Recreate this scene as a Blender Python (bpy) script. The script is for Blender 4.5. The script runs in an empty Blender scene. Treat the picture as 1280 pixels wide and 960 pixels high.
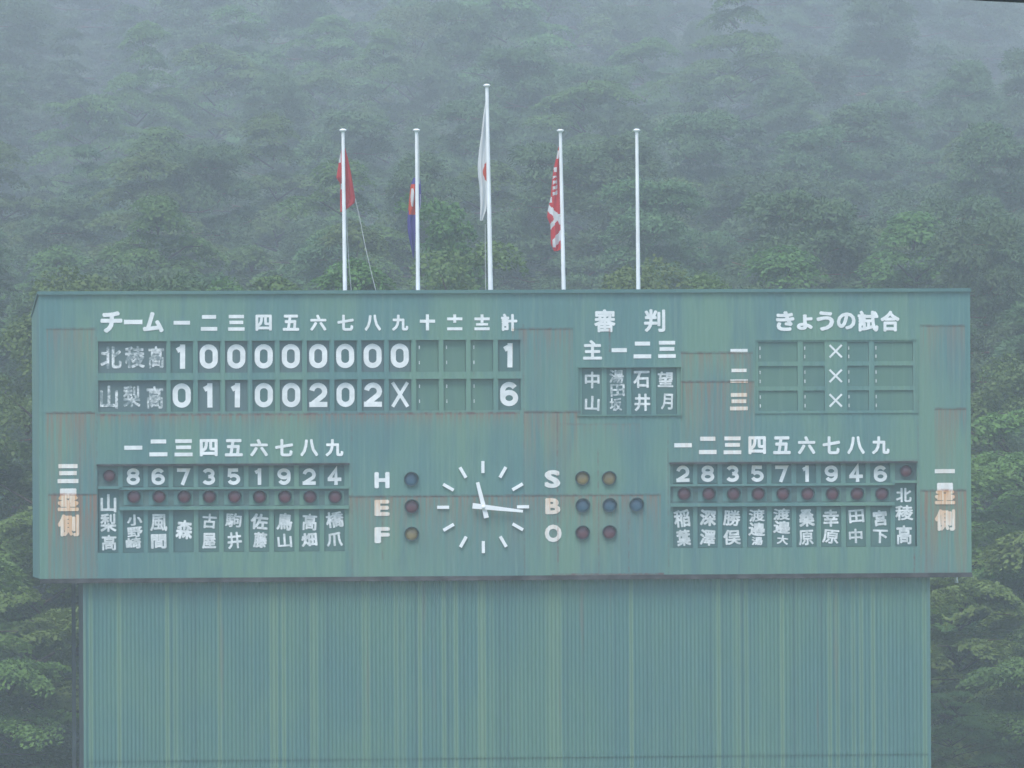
import bpy, bmesh, math, random
import numpy as np
from mathutils import Vector, Matrix, Euler

SC = bpy.context.scene
COL = SC.collection
R = math.radians

# ------------------------------------------------------------------ camera, light, exposure
CAM = Vector((-10.1, -144.6, 9.0))
F_PX = 7250.0                                   # focal length in pixels of a 1280 px wide frame
YAW, PITCH, ROLL = math.atan2(10.28, 144.6), 80.0 / F_PX, R(0.305)
cf = Vector((math.sin(YAW) * math.cos(PITCH), math.cos(YAW) * math.cos(PITCH), math.sin(PITCH)))
cr0 = Vector((math.cos(YAW), -math.sin(YAW), 0))
cu0 = cr0.cross(cf)
cr = cr0 * math.cos(ROLL) - cu0 * math.sin(ROLL)
cu = cr0 * math.sin(ROLL) + cu0 * math.cos(ROLL)
cd = bpy.data.cameras.new('camera')
cam = bpy.data.objects.new('camera', cd)
COL.objects.link(cam)
cam.matrix_world = Matrix(((cr.x, cu.x, -cf.x, CAM.x), (cr.y, cu.y, -cf.y, CAM.y), (cr.z, cu.z, -cf.z, CAM.z), (0, 0, 0, 1)))
cd.sensor_width = 36.0
cd.lens = F_PX / 1280.0 * 36.0
cd.clip_start = 0.5
cd.clip_end = 5000
SC.camera = cam

SUN_ELEV, SUN_AZ = R(64), R(205)                # azimuth clockwise from +Y: from behind the camera, a little left
world = bpy.data.worlds.new('World')
SC.world = world
world.use_nodes = True
wn = world.node_tree
sky = wn.nodes.new('ShaderNodeTexSky')
sky.sky_type = 'NISHITA'
sky.sun_disc = False
sky.sun_elevation = SUN_ELEV
sky.sun_rotation = SUN_AZ
sky.air_density = 1.0
sky.dust_density = 1.2
sky.ozone_density = 1.0
bg = wn.nodes['Background']
wn.links.new(sky.outputs[0], bg.inputs[0])
bg.inputs[1].default_value = 0.10
sl = bpy.data.lights.new('sun', 'SUN')
sl.energy = 1.5
sl.angle = R(25)
sl.color = (1.0, 0.98, 0.95)
sun = bpy.data.objects.new('sun', sl)
COL.objects.link(sun)
sd = Vector((math.sin(SUN_AZ) * math.cos(SUN_ELEV), math.cos(SUN_AZ) * math.cos(SUN_ELEV), math.sin(SUN_ELEV)))
sun.rotation_euler = sd.to_track_quat('Z', 'Y').to_euler()
sun.location = sd * 200
SC.view_settings.view_transform = 'Standard'
SC.view_settings.look = 'None'
SC.view_settings.exposure = 1.5
SC.view_settings.gamma = 1.0
SC.view_settings.use_curve_mapping = False
SC.cycles.max_bounces = 6
SC.cycles.volume_bounces = 2
SC.cycles.diffuse_bounces = 3
SC.cycles.transparent_max_bounces = 4
HAZE_DENSITY = 0.00124

# ------------------------------------------------------------------ helpers
def at(x, y, Y=0.0):
    """the point of the world plane y = Y seen at pixel (x, y) of the 1280 x 960 photograph"""
    d = cf * F_PX + cr * (x - 640.0) - cu * (y - 480.0)
    t = (Y - CAM.y) / d.y
    return CAM + d * t

def px(p):
    v = Vector(p) - CAM
    w = v.dot(cf)
    return 640 + F_PX * v.dot(cr) / w, 480 - F_PX * v.dot(cu) / w

def X(x, y=540, Y=0.0): return at(x, y, Y).x
def Z(y, x=640, Y=0.0): return at(x, y, Y).z
M1 = 1 / 50.0                                   # metres per photograph pixel on the face of the board

def tag(o, label=None, cat=None, group=None, kind=None):
    if label: o['label'] = label
    if cat: o['category'] = cat
    if group: o['group'] = group
    if kind: o['kind'] = kind
    return o

def empty(name, loc, label, cat, group=None):
    o = bpy.data.objects.new(name, None)
    COL.objects.link(o)
    o.location = loc
    o.empty_display_size = 0.3
    return tag(o, label, cat, group)

def link(name, me, parent=None, loc=None):
    o = bpy.data.objects.new(name, me)
    COL.objects.link(o)
    if parent is not None:
        o.parent = parent
        if loc is None: o.location = -Vector(parent.location) if parent.parent is None else (0, 0, 0)
    if loc is not None: o.location = loc
    return o

class MB:
    """collects shapes (world coordinates) and links them as one mesh object"""
    def __init__(s): s.v, s.f, s.mi, s.smooth = [], [], [], []
    def add(s, vs, fs, mi=0, smooth=False):
        b = len(s.v)
        s.v += [tuple(q) for q in vs]
        for f in fs:
            s.f.append([b + i for i in f]); s.mi.append(mi); s.smooth.append(smooth)
        return s
    def box(s, x0, x1, y0, y1, z0, z1, mi=0):
        vs = [(x0, y0, z0), (x1, y0, z0), (x1, y1, z0), (x0, y1, z0), (x0, y0, z1), (x1, y0, z1), (x1, y1, z1), (x0, y1, z1)]
        return s.add(vs, [(0, 3, 2, 1), (4, 5, 6, 7), (0, 1, 5, 4), (1, 2, 6, 5), (2, 3, 7, 6), (3, 0, 4, 7)], mi)
    def quad(s, a, b, c, d, mi=0): return s.add([a, b, c, d], [(0, 1, 2, 3)], mi)
    def tube(s, pts, rs, n=8, mi=0, caps=True):
        pts = [Vector(p) for p in pts]
        vs, fs = [], []
        for i, p in enumerate(pts):
            t = (pts[min(i + 1, len(pts) - 1)] - pts[max(i - 1, 0)]).normalized()
            a = t.orthogonal().normalized() if i == 0 else (a - t * a.dot(t)).normalized()
            b = t.cross(a)
            for k in range(n):
                q = 2 * math.pi * k / n
                vs.append(p + (a * math.cos(q) + b * math.sin(q)) * rs[i])
        for i in range(len(pts) - 1):
            for k in range(n):
                fs.append((i * n + k, i * n + (k + 1) % n, (i + 1) * n + (k + 1) % n, (i + 1) * n + k))
        s.add(vs, fs, mi, True)
        if caps:
            s.add([vs[k] for k in range(n)], [tuple(range(n - 1, -1, -1))], mi)
            s.add([vs[-n + k] for k in range(n)], [tuple(range(n))], mi)
        return s
    def lathe(s, c, prof, axis='y', n=24, mi=0):
        """prof: (radius, along) pairs; axis y turns along -Y (towards the viewer), z along +Z"""
        vs, fs = [], []
        for r, a in prof:
            for k in range(n):
                q = 2 * math.pi * k / n
                if axis == 'y': vs.append((c[0] + r * math.cos(q), c[1] - a, c[2] + r * math.sin(q)))
                else: vs.append((c[0] + r * math.cos(q), c[1] + r * math.sin(q), c[2] + a))
        for i in range(len(prof) - 1):
            for k in range(n):
                fs.append((i * n + k, i * n + (k + 1) % n, (i + 1) * n + (k + 1) % n, (i + 1) * n + k))
        return s.add(vs, fs, mi, True)
    def mesh(s, name, mats):
        me = bpy.data.meshes.new(name)
        me.from_pydata(s.v, [], s.f)
        for m in (mats if isinstance(mats, (list, tuple)) else [mats]): me.materials.append(m)
        me.polygons.foreach_set('material_index', s.mi)
        me.polygons.foreach_set('use_smooth', s.smooth)
        me.update()
        return me
    def build(s, name, mats, parent=None): return link(name, s.mesh(name, mats), parent)

# ------------------------------------------------------------------ materials
class NT:
    def __init__(s, tree): s.t = tree; s.n = tree.nodes; s.l = tree.links
    def node(s, typ, **kw):
        n = s.n.new(typ)
        for k, v in kw.items(): setattr(n, k, v)
        return n
    def put(s, sock, v):
        if isinstance(v, bpy.types.NodeSocket): s.l.new(v, sock)
        else: sock.default_value = v
    def math(s, op, a, b=0.0, c=None, clamp=False):
        n = s.node('ShaderNodeMath', operation=op, use_clamp=clamp)
        s.put(n.inputs[0], a); s.put(n.inputs[1], b)
        if c is not None: s.put(n.inputs[2], c)
        return n.outputs[0]
    def ramp(s, v, a, b, lo=0.0, hi=1.0):
        n = s.node('ShaderNodeMapRange', interpolation_type='SMOOTHSTEP')
        s.put(n.inputs[0], v); s.put(n.inputs[1], a); s.put(n.inputs[2], b); s.put(n.inputs[3], lo); s.put(n.inputs[4], hi)
        return n.outputs[0]
    def vec(s, x, y, z):
        n = s.node('ShaderNodeCombineXYZ')
        s.put(n.inputs[0], x); s.put(n.inputs[1], y); s.put(n.inputs[2], z)
        return n.outputs[0]
    def noise(s, v, scale=1.0, detail=3.0, rough=0.55):
        n = s.node('ShaderNodeTexNoise')
        s.put(n.inputs['Vector'], v); n.inputs['Scale'].default_value = scale
        n.inputs['Detail'].default_value = detail; n.inputs['Roughness'].default_value = rough
        return n.outputs['Fac']
    def mix(s, f, a, b):
        n = s.node('ShaderNodeMix', data_type='RGBA')
        s.put(n.inputs[0], f)
        for i, q in ((6, a), (7, b)):
            s.put(n.inputs[i], q if isinstance(q, bpy.types.NodeSocket) else (*q, 1.0))
        return n.outputs[2]

def new_mat(name, rough=0.6, spec=0.3):
    m = bpy.data.materials.new(name)
    m.use_nodes = True
    nt = NT(m.node_tree)
    p = m.node_tree.nodes['Principled BSDF']
    p.inputs['Roughness'].default_value = rough
    p.inputs['Specular IOR Level'].default_value = spec
    return m, nt, p

# rust seams of the board: pixel x0, x1, y, streak length, strength
SEAMS = [(58, 119, 411, 60, .55), (57, 119, 516, 75, 1.0), (60, 121, 618, 120, 1.35), (121, 650, 517.5, 11, 1.0), (436, 826, 619.5, 45, .85),
         (640, 716, 411, 45, .7), (655, 726, 515, 60, .8), (851, 941, 441, 32, .75), (851, 943, 477, 65, .95), (1150, 1206, 407, 50, .6),
         (1168, 1208, 511, 70, .8), (1150, 1208, 613, 110, 1.15), (122, 438, 580, 10, .4), (690, 830, 718, 10, 1.0), (838, 1146, 577, 10, .4), (700, 800, 530, 19, .35)]
VLINES = [(697, 515, 720, .7), (748, 560, 720, .5), (786, 640, 720, .5), (1143, 676, 718, 1.0), (1158, 640, 716, .4), (121, 410, 720, .3), (440, 530, 720, .3), (655, 405, 720, .35), (835, 440, 720, .3),
          (762, 410, 440, .8), (1148, 500, 720, .3), (478, 620, 700, .35), (100, 520, 720, .3), (592, 400, 520, .25)]

def weathering_group():
    g = bpy.data.node_groups.new('weathering', 'ShaderNodeTree')
    g.interface.new_socket('Rust', in_out='OUTPUT', socket_type='NodeSocketFloat')
    g.interface.new_socket('Wash', in_out='OUTPUT', socket_type='NodeSocketFloat')
    g.interface.new_socket('Line', in_out='OUTPUT', socket_type='NodeSocketFloat')
    nt = NT(g)
    out = nt.node('NodeGroupOutput')
    geo = nt.node('ShaderNodeNewGeometry')
    sp = nt.node('ShaderNodeSeparateXYZ')
    nt.l.new(geo.outputs['Position'], sp.inputs[0])
    x, z = sp.outputs[0], sp.outputs[2]
    streak = nt.noise(nt.vec(nt.math('MULTIPLY', x, 11.0), 0.0, nt.math('MULTIPLY', z, .4)), 1.0, 4.0, .7)
    streak = nt.ramp(streak, .38, .60)
    blot = nt.noise(nt.vec(nt.math('MULTIPLY', x, 5.0), 3.0, nt.math('MULTIPLY', z, 6.0)), 1.0, 3.0, .6)
    blot = nt.ramp(blot, .42, .62)
    rust, line, wash = 0.0, 0.0, 0.0
    for x0, x1, y, ln, st in SEAMS:
        xa, xb, zs = X(x0, y), X(x1, y), Z(y, (x0 + x1) / 2)
        inx = nt.math('MULTIPLY', nt.math('GREATER_THAN', x, xa), nt.math('LESS_THAN', x, xb))
        d = nt.math('SUBTRACT', zs, z)                           # metres below the seam
        below = nt.math('GREATER_THAN', d, 0.0)
        fall = nt.math('EXPONENT', nt.math('MULTIPLY', d, -1.0 / (ln * M1 * .75)), 0.0)
        m = nt.math('MULTIPLY', nt.math('MULTIPLY', inx, below), nt.math('MINIMUM', fall, 1.0))
        wash = nt.math('MAXIMUM', wash, nt.math('MULTIPLY', m, st))
        m = nt.math('MULTIPLY', m, nt.math('MULTIPLY', streak, st))
        ld = nt.ramp(nt.math('ABSOLUTE', d, 0.0), .012, .05, 1.0, 0.0)
        l = nt.math('MULTIPLY', nt.math('MULTIPLY', inx, ld), nt.math('MULTIPLY', nt.math('ADD', nt.math('MULTIPLY', blot, .75), .25), min(1.0, st)))
        rust = nt.math('MAXIMUM', rust, m)
        line = nt.math('MAXIMUM', line, l)
    for vx, y0, y1, st in VLINES:
        xa, za, zb = X(vx, (y0 + y1) / 2), Z(y1, vx), Z(y0, vx)
        inz = nt.math('MULTIPLY', nt.math('GREATER_THAN', z, za), nt.math('LESS_THAN', z, zb))
        ld = nt.ramp(nt.math('ABSOLUTE', nt.math('SUBTRACT', x, xa), 0.0), .008, .035, 1.0, 0.0)
        l = nt.math('MULTIPLY', nt.math('MULTIPLY', inz, ld), nt.math('MULTIPLY', nt.math('ADD', nt.math('MULTIPLY', blot, .8), .2), st))
        line = nt.math('MAXIMUM', line, l)
    nt.put(out.inputs['Rust'], nt.math('MINIMUM', rust, 1.0))
    nt.put(out.inputs['Wash'], nt.math('MINIMUM', wash, 1.0))
    nt.put(out.inputs['Line'], line)
    return g
WEATHER = weathering_group()

TEAL = (.082, .185, .178)
def board_paint(name, base=TEAL, fade=(.118, .226, .168), deep=(.072, .162, .166), rib=True, rust_on=1.0, streak=1.0):
    m, nt, p = new_mat(name, .55, .25)
    geo = nt.node('ShaderNodeNewGeometry')
    sp = nt.node('ShaderNodeSeparateXYZ')
    nt.l.new(geo.outputs['Position'], sp.inputs[0])
    x, y, z = sp.outputs
    xy = nt.math('ADD', x, y)
    big = nt.noise(nt.vec(nt.math('MULTIPLY', xy, .42), 1.0, nt.math('MULTIPLY', z, .20)), 1.0, 2.0, .5)
    fine = nt.noise(nt.vec(nt.math('MULTIPLY', xy, 9.0), 5.0, nt.math('MULTIPLY', z, .22)), 1.0, 4.0, .7)
    mid = nt.noise(nt.vec(nt.math('MULTIPLY', xy, 2.2), 9.0, nt.math('MULTIPLY', z, .3)), 1.0, 3.0, .6)
    c = nt.mix(nt.ramp(big, .38, .60), base, fade)
    c = nt.mix(nt.math('MULTIPLY', nt.ramp(mid, .45, .7), .75 * streak), c, deep)
    c = nt.mix(nt.math('MULTIPLY', nt.ramp(fine, .50, .75), .55 * streak), c, (.17, .27, .215))
    speck = nt.noise(nt.vec(nt.math('MULTIPLY', xy, 3.0), 2.0, nt.math('MULTIPLY', z, 3.0)), 1.0, 5.0, .75)
    c = nt.mix(nt.math('MULTIPLY', nt.ramp(speck, .60, .78), .35 * streak), c, (.06, .12, .115))
    if rust_on:
        w = nt.node('ShaderNodeGroup'); w.node_tree = WEATHER
        c = nt.mix(nt.math('MULTIPLY', w.outputs['Rust'], .80 * rust_on), c, (.23, .12, .075))
        c = nt.mix(nt.math('MULTIPLY', w.outputs['Line'], .95 * rust_on), c, (.115, .055, .055))
    nt.put(p.inputs['Base Color'], c)
    if rib:
        wv = nt.math('SINE', nt.math('MULTIPLY', x, 2 * math.pi / .13), 0.0)
        b = nt.node('ShaderNodeBump')
        b.inputs['Strength'].default_value = .35; b.inputs['Distance'].default_value = .008
        nt.put(b.inputs['Height'], wv)
        nt.l.new(b.outputs[0], p.inputs['Normal'])
    return m

def corrugated_paint():
    m, nt, p = new_mat('corrugated_paint', .5, .3)
    geo = nt.node('ShaderNodeNewGeometry')
    sp = nt.node('ShaderNodeSeparateXYZ')
    nt.l.new(geo.outputs['Position'], sp.inputs[0])
    x, y, z = sp.outputs
    cell = nt.math('FLOOR', nt.math('MULTIPLY', nt.math('ADD', x, 30.0), 10.0))
    wn_ = nt.node('ShaderNodeTexWhiteNoise', noise_dimensions='1D')
    nt.put(wn_.inputs['W'], cell)
    per = wn_.outputs['Value']
    big = nt.noise(nt.vec(nt.math('MULTIPLY', x, .5), 1.0, nt.math('MULTIPLY', z, .25)), 1.0, 2.0)
    runs = nt.noise(nt.vec(nt.math('MULTIPLY', x, 4.0), 6.0, nt.math('MULTIPLY', z, .18)), 1.0, 4.0, .65)
    c = nt.mix(nt.ramp(big, .4, .65), (.072, .176, .164), (.088, .194, .156))
    c = nt.mix(nt.math('MULTIPLY', nt.ramp(runs, .48, .72), .25), c, (.055, .135, .15))
    c = nt.mix(nt.math('MULTIPLY', nt.ramp(per, .70, 1.0), .75), c, (.145, .245, .165))
    c = nt.mix(nt.math('MULTIPLY', nt.ramp(per, .16, .0), .4), c, (.052, .125, .125))
    r2 = nt.noise(nt.vec(nt.math('MULTIPLY', x, 2.5), 8.0, nt.math('MULTIPLY', z, .12)), 1.0, 3.0, .6)
    c = nt.mix(nt.math('MULTIPLY', nt.ramp(r2, .62, .75), .45), c, (.16, .13, .10))
    nt.put(p.inputs['Base Color'], c)
    return m

def plain(name, c, rough=.6, spec=.3, var=.25, scale=3.0, metal=0.0):
    m, nt, p = new_mat(name, rough, spec)
    geo = nt.node('ShaderNodeNewGeometry')
    f = nt.noise(geo.outputs['Position'], scale, 4.0, .6)
    nt.put(p.inputs['Base Color'], nt.mix(nt.ramp(f, .35, .7), tuple(q * (1 - var) for q in c), tuple(min(.95, q * (1 + var)) for q in c)))
    p.inputs['Metallic'].default_value = metal
    return m

def white_paint(name, worn=0.0, under=(.06, .13, .13), rust=True):
    m, nt, p = new_mat(name, .5, .3)
    geo = nt.node('ShaderNodeNewGeometry')
    f = nt.noise(geo.outputs['Position'], 5.0, 4.0, .6)
    c = nt.mix(nt.ramp(f, .3, .7), (.66, .68, .68), (.84, .85, .85))
    oi = nt.node('ShaderNodeObjectInfo')
    c = nt.mix(nt.math('MULTIPLY', oi.outputs['Random'], .30), c, (.52, .56, .56))
    if worn:
        w = nt.noise(geo.outputs['Position'], 7.0, 5.0, .75)
        c = nt.mix(nt.math('MULTIPLY', nt.ramp(w, .36, .62), worn), c, under)
    if rust:
        g = nt.node('ShaderNodeGroup'); g.node_tree = WEATHER
        c = nt.mix(nt.math('MULTIPLY', g.outputs['Wash'], .42), c, (.80, .54, .27))
        c = nt.mix(nt.math('MULTIPLY', g.outputs['Rust'], .85), c, (.58, .27, .08))
        c = nt.mix(nt.math('MULTIPLY', g.outputs['Line'], .75), c, (.30, .10, .06))
    nt.put(p.inputs['Base Color'], c)
    return m

MAT = dict(
    face=board_paint('faded_green_paint'),
    trim=board_paint('green_trim_paint', rib=False, rust_on=.6, streak=.8),
    side=board_paint('green_side_paint', rib=False, rust_on=0),
    coping=board_paint('green_coping_paint', base=(.062, .145, .142), fade=(.08, .17, .155), rib=False, rust_on=0, streak=.6),
    rusty_shade=plain('rusty_shaded_steel', (.045, .043, .043), .7, .2, .6, 2.5),  # rust, darkened to put the lower lip's shading into the colour
    plate=board_paint('plate_green', base=(.050, .118, .118), fade=(.062, .135, .118), deep=(.045, .100, .108), rib=False, rust_on=0, streak=.45),
    plate_grey=board_paint('plate_grey_green', base=(.072, .120, .128), fade=(.080, .130, .130), deep=(.062, .108, .118), rib=False, rust_on=0, streak=.5),
    blank=board_paint('blank_plate_green', base=(.062, .150, .138), fade=(.085, .175, .13), deep=(.055, .13, .132), rib=False, rust_on=0, streak=.6),
    white=white_paint('white_sign_paint'),
    chalk=white_paint('brushed_white_paint', .35, rust=False),
    worn=white_paint('worn_white_paint', .95, (.13, .19, .20), rust=False),
    hand=plain('white_enamel', (.80, .81, .82), .35, .5, .05),
    pole=plain('white_pole_paint', (.78, .80, .80), .35, .5, .08, 1.5),
    hood=plain('lamp_hood_green', (.045, .085, .085), .6, .3, .2),
    box=plain('lamp_box_green', (.075, .135, .125), .6, .3, .2),
    red=plain('red_lamp_glass', (.15, .034, .05), .25, .5, .15),
    blue=plain('blue_lamp_glass', (.04, .11, .18), .25, .5, .15),
    amber=plain('amber_lamp_glass', (.28, .19, .065), .25, .5, .15),
    corr=corrugated_paint(),
    steel=plain('dark_steel_and_shade', (.035, .050, .055), .6, .3, .3),  # bare steel, and the painted shade on one tower end
    rope=plain('pale_rope', (.42, .44, .43), .8, .1, .1),
    cable=plain('black_cable', (.02, .025, .04), .5, .3, .1),
)

# ------------------------------------------------------------------ writing
TEXT_CACHE = {}
def glyph(ch):
    """filled outline of one character: verts (x, z), faces, rim edges, in the font's own units"""
    if ch not in TEXT_CACHE:
        c = bpy.data.curves.new('glyph', 'FONT')
        c.body = ch; c.size = 1.0; c.resolution_u = 3
        o = bpy.data.objects.new('glyph', c)
        COL.objects.link(o)
        bpy.context.view_layer.update()
        me = o.evaluated_get(bpy.context.evaluated_depsgraph_get()).to_mesh()
        v = np.array([q.co[:2] for q in me.vertices]); f = [tuple(q.vertices) for q in me.polygons]
        count = {}
        for q in f:
            for i in range(len(q)):
                e = (q[i], q[(i + 1) % len(q)])
                k = (min(e), max(e)); count.setdefault(k, []).append(e)
        rim = [e[0] for e in count.values() if len(e) == 1]
        bpy.data.objects.remove(o); bpy.data.curves.remove(c)
        mn, mx = v.min(0), v.max(0)
        TEXT_CACHE[ch] = (v - (mn + mx) / 2, f, rim, mx - mn)
    return TEXT_CACHE[ch]

def put_char(mb, ch, x0, x1, z0, z1, y, th=.008, off=.018, rot=0.0, mi=0):
    """fit a character into the box x0..x1, z0..z1 on the plane y; strokes are thickened by laying the outline down several times, each a hair prouder"""
    if ch in '一|':                               # a plain painted bar
        mb.box(x0, x1, y - th - (.0012 if ch == '|' else 0), y, z0, z1, mi)
        return
    v, f, rim, size = glyph(ch)
    if ch in '一ー|': off = 0.0
    sx, sz = (x1 - x0) / (size[0] + 2 * off), (z1 - z0) / (size[1] + 2 * off)
    c, s = math.cos(rot), math.sin(rot)
    dirs = [(0, 0)] + ([(math.cos(R(22 + k * 45)), math.sin(R(22 + k * 45))) for k in range(8)] if off else [])
    n = len(v)
    for i, (dx, dz) in enumerate(dirs):
        a, b = (v[:, 0] + dx * off) * sx, (v[:, 1] + dz * off) * sz
        px_, pz_ = (x0 + x1) / 2 + a * c - b * s, (z0 + z1) / 2 + a * s + b * c
        yf = y - th - .0005 * i
        vs = [(p, yf, q) for p, q in zip(px_, pz_)]
        fs = list(f)
        vs += [(p, y, q) for p, q in zip(px_, pz_)]
        fs += [(e0, e0 + n, e1 + n, e1) for e0, e1 in rim]
        mb.add(vs, fs, mi)

def ribbon(mb, pts, w, y, th=.008, closed=False, mi=0):
    """a flat stroke of width w along 2D points (x, z)"""
    P = [np.array(p, float) for p in pts]
    n = len(P)
    L, Rr = [], []
    for i in range(n):
        a = P[(i - 1) % n] if (closed or i > 0) else None
        b = P[(i + 1) % n] if (closed or i < n - 1) else None
        d1 = (P[i] - a) / (np.linalg.norm(P[i] - a) + 1e-9) if a is not None else None
        d2 = (b - P[i]) / (np.linalg.norm(b - P[i]) + 1e-9) if b is not None else None
        if d1 is None: d1 = d2
        if d2 is None: d2 = d1
        n1 = np.array([-d1[1], d1[0]]); n2 = np.array([-d2[1], d2[0]])
        m = n1 + n2; m /= np.linalg.norm(m) + 1e-9
        k = w / 2 / max(.45, float(m @ n1))
        L.append(P[i] + m * k); Rr.append(P[i] - m * k)
    vs, fs = [], []
    for i in range(n):
        for q in (L[i], Rr[i]): vs += [(q[0], y - th, q[1]), (q[0], y, q[1])]
    for i in range(n if closed else n - 1):
        j = (i + 1) % n
        a, b = 4 * i, 4 * j
        fs += [(a, a + 2, b + 2, b), (a, b, b + 1, a + 1), (a + 2, a + 3, b + 3, b + 2)]
    if not closed: fs += [(0, 1, 3, 2), (4 * n - 4, 4 * n - 2, 4 * n - 1, 4 * n - 3)]
    mb.add(vs, fs, mi)

def arc(cx, cz, rx, rz, a0, a1, n=14):
    return [(cx + rx * math.cos(R(a0 + (a1 - a0) * i / n)), cz + rz * math.sin(R(a0 + (a1 - a0) * i / n))) for i in range(n + 1)]

def digit_strokes(ch, w, h, t):
    """centre lines of a sign painter's numeral in a box w x h about the origin, stroke t"""
    a, b = w / 2 - t / 2, h / 2 - t / 2
    if ch == '0':
        r = a * .92; q = b - r * 1.05
        return [(arc(0, q, a, r * 1.05, 0, 180, 12) + arc(0, -q, a, r * 1.05, 180, 360, 12), True)]
    if ch == '1': return [([(-a * .75, b * .62), (-a * .1, b * .86), (a * .12, b)], False), ([(a * .12, h / 2), (a * .12, -h / 2)], False)]
    if ch == '2': return [(arc(0, b - a * .95, a, a * .95, 172, -38, 12) + [(-a * .9, -b + t * .1), (-a * .9, -b)][:1], False), ([(-w / 2, -b), (w / 2, -b)], False)]
    if ch == '3':
        u = b * .52
        return [(arc(0, b - u * .98, a * .90, u * .98, 160, -90, 12), False), (arc(0, -b + u, a, u, 90, -160, 12), False)]
    if ch == '4': return [([(a * .35, -h / 2), (a * .35, h / 2 - t * .3), (-a, -b * .32)], False), ([(-w / 2, -b * .42), (w / 2 + t * .15, -b * .42)], False)]
    if ch == '5':
        u = b * .60
        return [([(a * .95, b), (-a * .78, b), (-a * .88, -b * .02)], False), (arc(0, -b + u, a, u, 145, -160, 14), False)]
    if ch in '69':
        u = b * .58
        s = 1 if ch == '6' else -1
        lo = arc(0, -b + u, a, u, 0, 360, 20)[:-1]
        tail = [(-a, -b + u)] + arc(0, b - a * .98, a, a * .98, 180, 30, 10)
        return [([(s * p[0], s * p[1]) for p in lo], True), ([(s * p[0], s * p[1]) for p in tail], False)]
    if ch == '7': return [([(-w / 2, b), (a * .92, b), (-a * .25, -h / 2)], False)]
    if ch == '8':
        u = b * .54
        return [(arc(0, -b + u, a, u, 0, 360, 20)[:-1], True), (arc(0, b - (b - u) * 1.02, a * .90, (b - u) * 1.02, 0, 360, 20)[:-1], True)]
    if ch == 'X': return [([(-a, b + t / 2), (a, -b - t / 2)], False), ([(a, b + t / 2), (-a, -b - t / 2)], False)]
    return []

def put_digit(mb, ch, cx, cz, w, h, t, y, th=.008):
    for i, (pts, closed) in enumerate(digit_strokes(ch, w, h, t)):
        ribbon(mb, [(cx + p[0], cz + p[1]) for p in pts], t, y, th + .0012 * i, closed)

def put_box_px(mb, ch, x0, x1, y0, y1, Y=0.0, off=.018, th=.008, rot=0.0, wy=None):
    ym, xm = (y0 + y1) / 2, (x0 + x1) / 2
    put_char(mb, ch, X(x0, ym, Y), X(x1, ym, Y), Z(y1, xm, Y), Z(y0, xm, Y), Y, th, off, rot)

# ------------------------------------------------------------------ setting: ground, hillside, haze
def hill_h(x, y):
    n = (-1.05 + np.sqrt(1.1025 + .0024 * np.maximum(0, y - 20))) / .0012        # the slope runs out ever gentler with distance
    q = np.maximum(0, n - 15)
    base = (q * .06 + q * q * .00016 + np.maximum(0, n - 340) * .22) * (145 + y) / (145 + n)
    return base * (1 + .10 * np.sin(x * .045 + 1.0)) + np.clip((y - 12) / 20, 0, 1) * (1.0 * np.sin(x * .16 + y * .07) + .6 * np.sin(y * .21 - x * .09))

g, nt, p = new_mat('field_grass', .9, .1)
geo = nt.node('ShaderNodeNewGeometry')
f = nt.noise(geo.outputs['Position'], .8, 6.0, .7)
nt.put(p.inputs['Base Color'], nt.mix(nt.ramp(f, .3, .7), (.035, .065, .02), (.07, .11, .035)))
ground = MB().quad((-340, -200, 0), (340, -200, 0), (340, 800, 0), (-340, 800, 0)).build('ground', g)
tag(ground, kind='structure')
hm, nt, p = new_mat('forest_floor', .95, .05)
geo = nt.node('ShaderNodeNewGeometry')
f = nt.noise(geo.outputs['Position'], .9, 6.0, .7)
nt.put(p.inputs['Base Color'], nt.mix(nt.ramp(f, .35, .65), (.022, .035, .015), (.05, .065, .028)))
nx, ny = 121, 170
gx, gy = np.meshgrid(np.linspace(-200, 200, nx), np.linspace(11.5, 780, ny))
gz = hill_h(gx, gy) + .01
gz[0, :] = -.3
hv = np.stack([gx, gy, gz], -1).reshape(-1, 3).tolist()
hfaces = [(j * nx + i, j * nx + i + 1, (j + 1) * nx + i + 1, (j + 1) * nx + i) for j in range(ny - 1) for i in range(nx - 1)]
hill = MB().add(hv, hfaces, 0, True).build('hillside', hm)
tag(hill, kind='structure')

hz = bpy.data.materials.new('haze')
hz.use_nodes = True
hz.node_tree.nodes.clear()
vo = hz.node_tree.nodes.new('ShaderNodeVolumePrincipled')
vo.inputs['Color'].default_value = (.89, .955, 1.0, 1)
vo.inputs['Density'].default_value = HAZE_DENSITY
vo.inputs['Anisotropy'].default_value = .2
mo = hz.node_tree.nodes.new('ShaderNodeOutputMaterial')
hz.node_tree.links.new(vo.outputs[0], mo.inputs['Volume'])
haze = MB().box(-345, 345, -205, 805, -1.0, 200).build('haze', hz)
tag(haze, kind='stuff')

# ------------------------------------------------------------------ scoreboard body
FX0, FX1 = X(49.5, 540), X(1213.5, 540)
FZ1, FZ0 = Z(366), Z(719.5)
DEPTH = 2.5
board = empty('scoreboard', ((FX0 + FX1) / 2, 1.2, FZ0), 'wide faded green scoreboard with white Japanese lettering and rust streaks', 'scoreboard')

holes = []          # X0, X1, Z0, Z1, depth
def hole_px(x0, x1, y0, y1, depth):
    r = (X(x0, (y0 + y1) / 2), X(x1, (y0 + y1) / 2), Z(y1, (x0 + x1) / 2), Z(y0, (x0 + x1) / 2), depth)
    holes.append(r)
    return r

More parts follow.
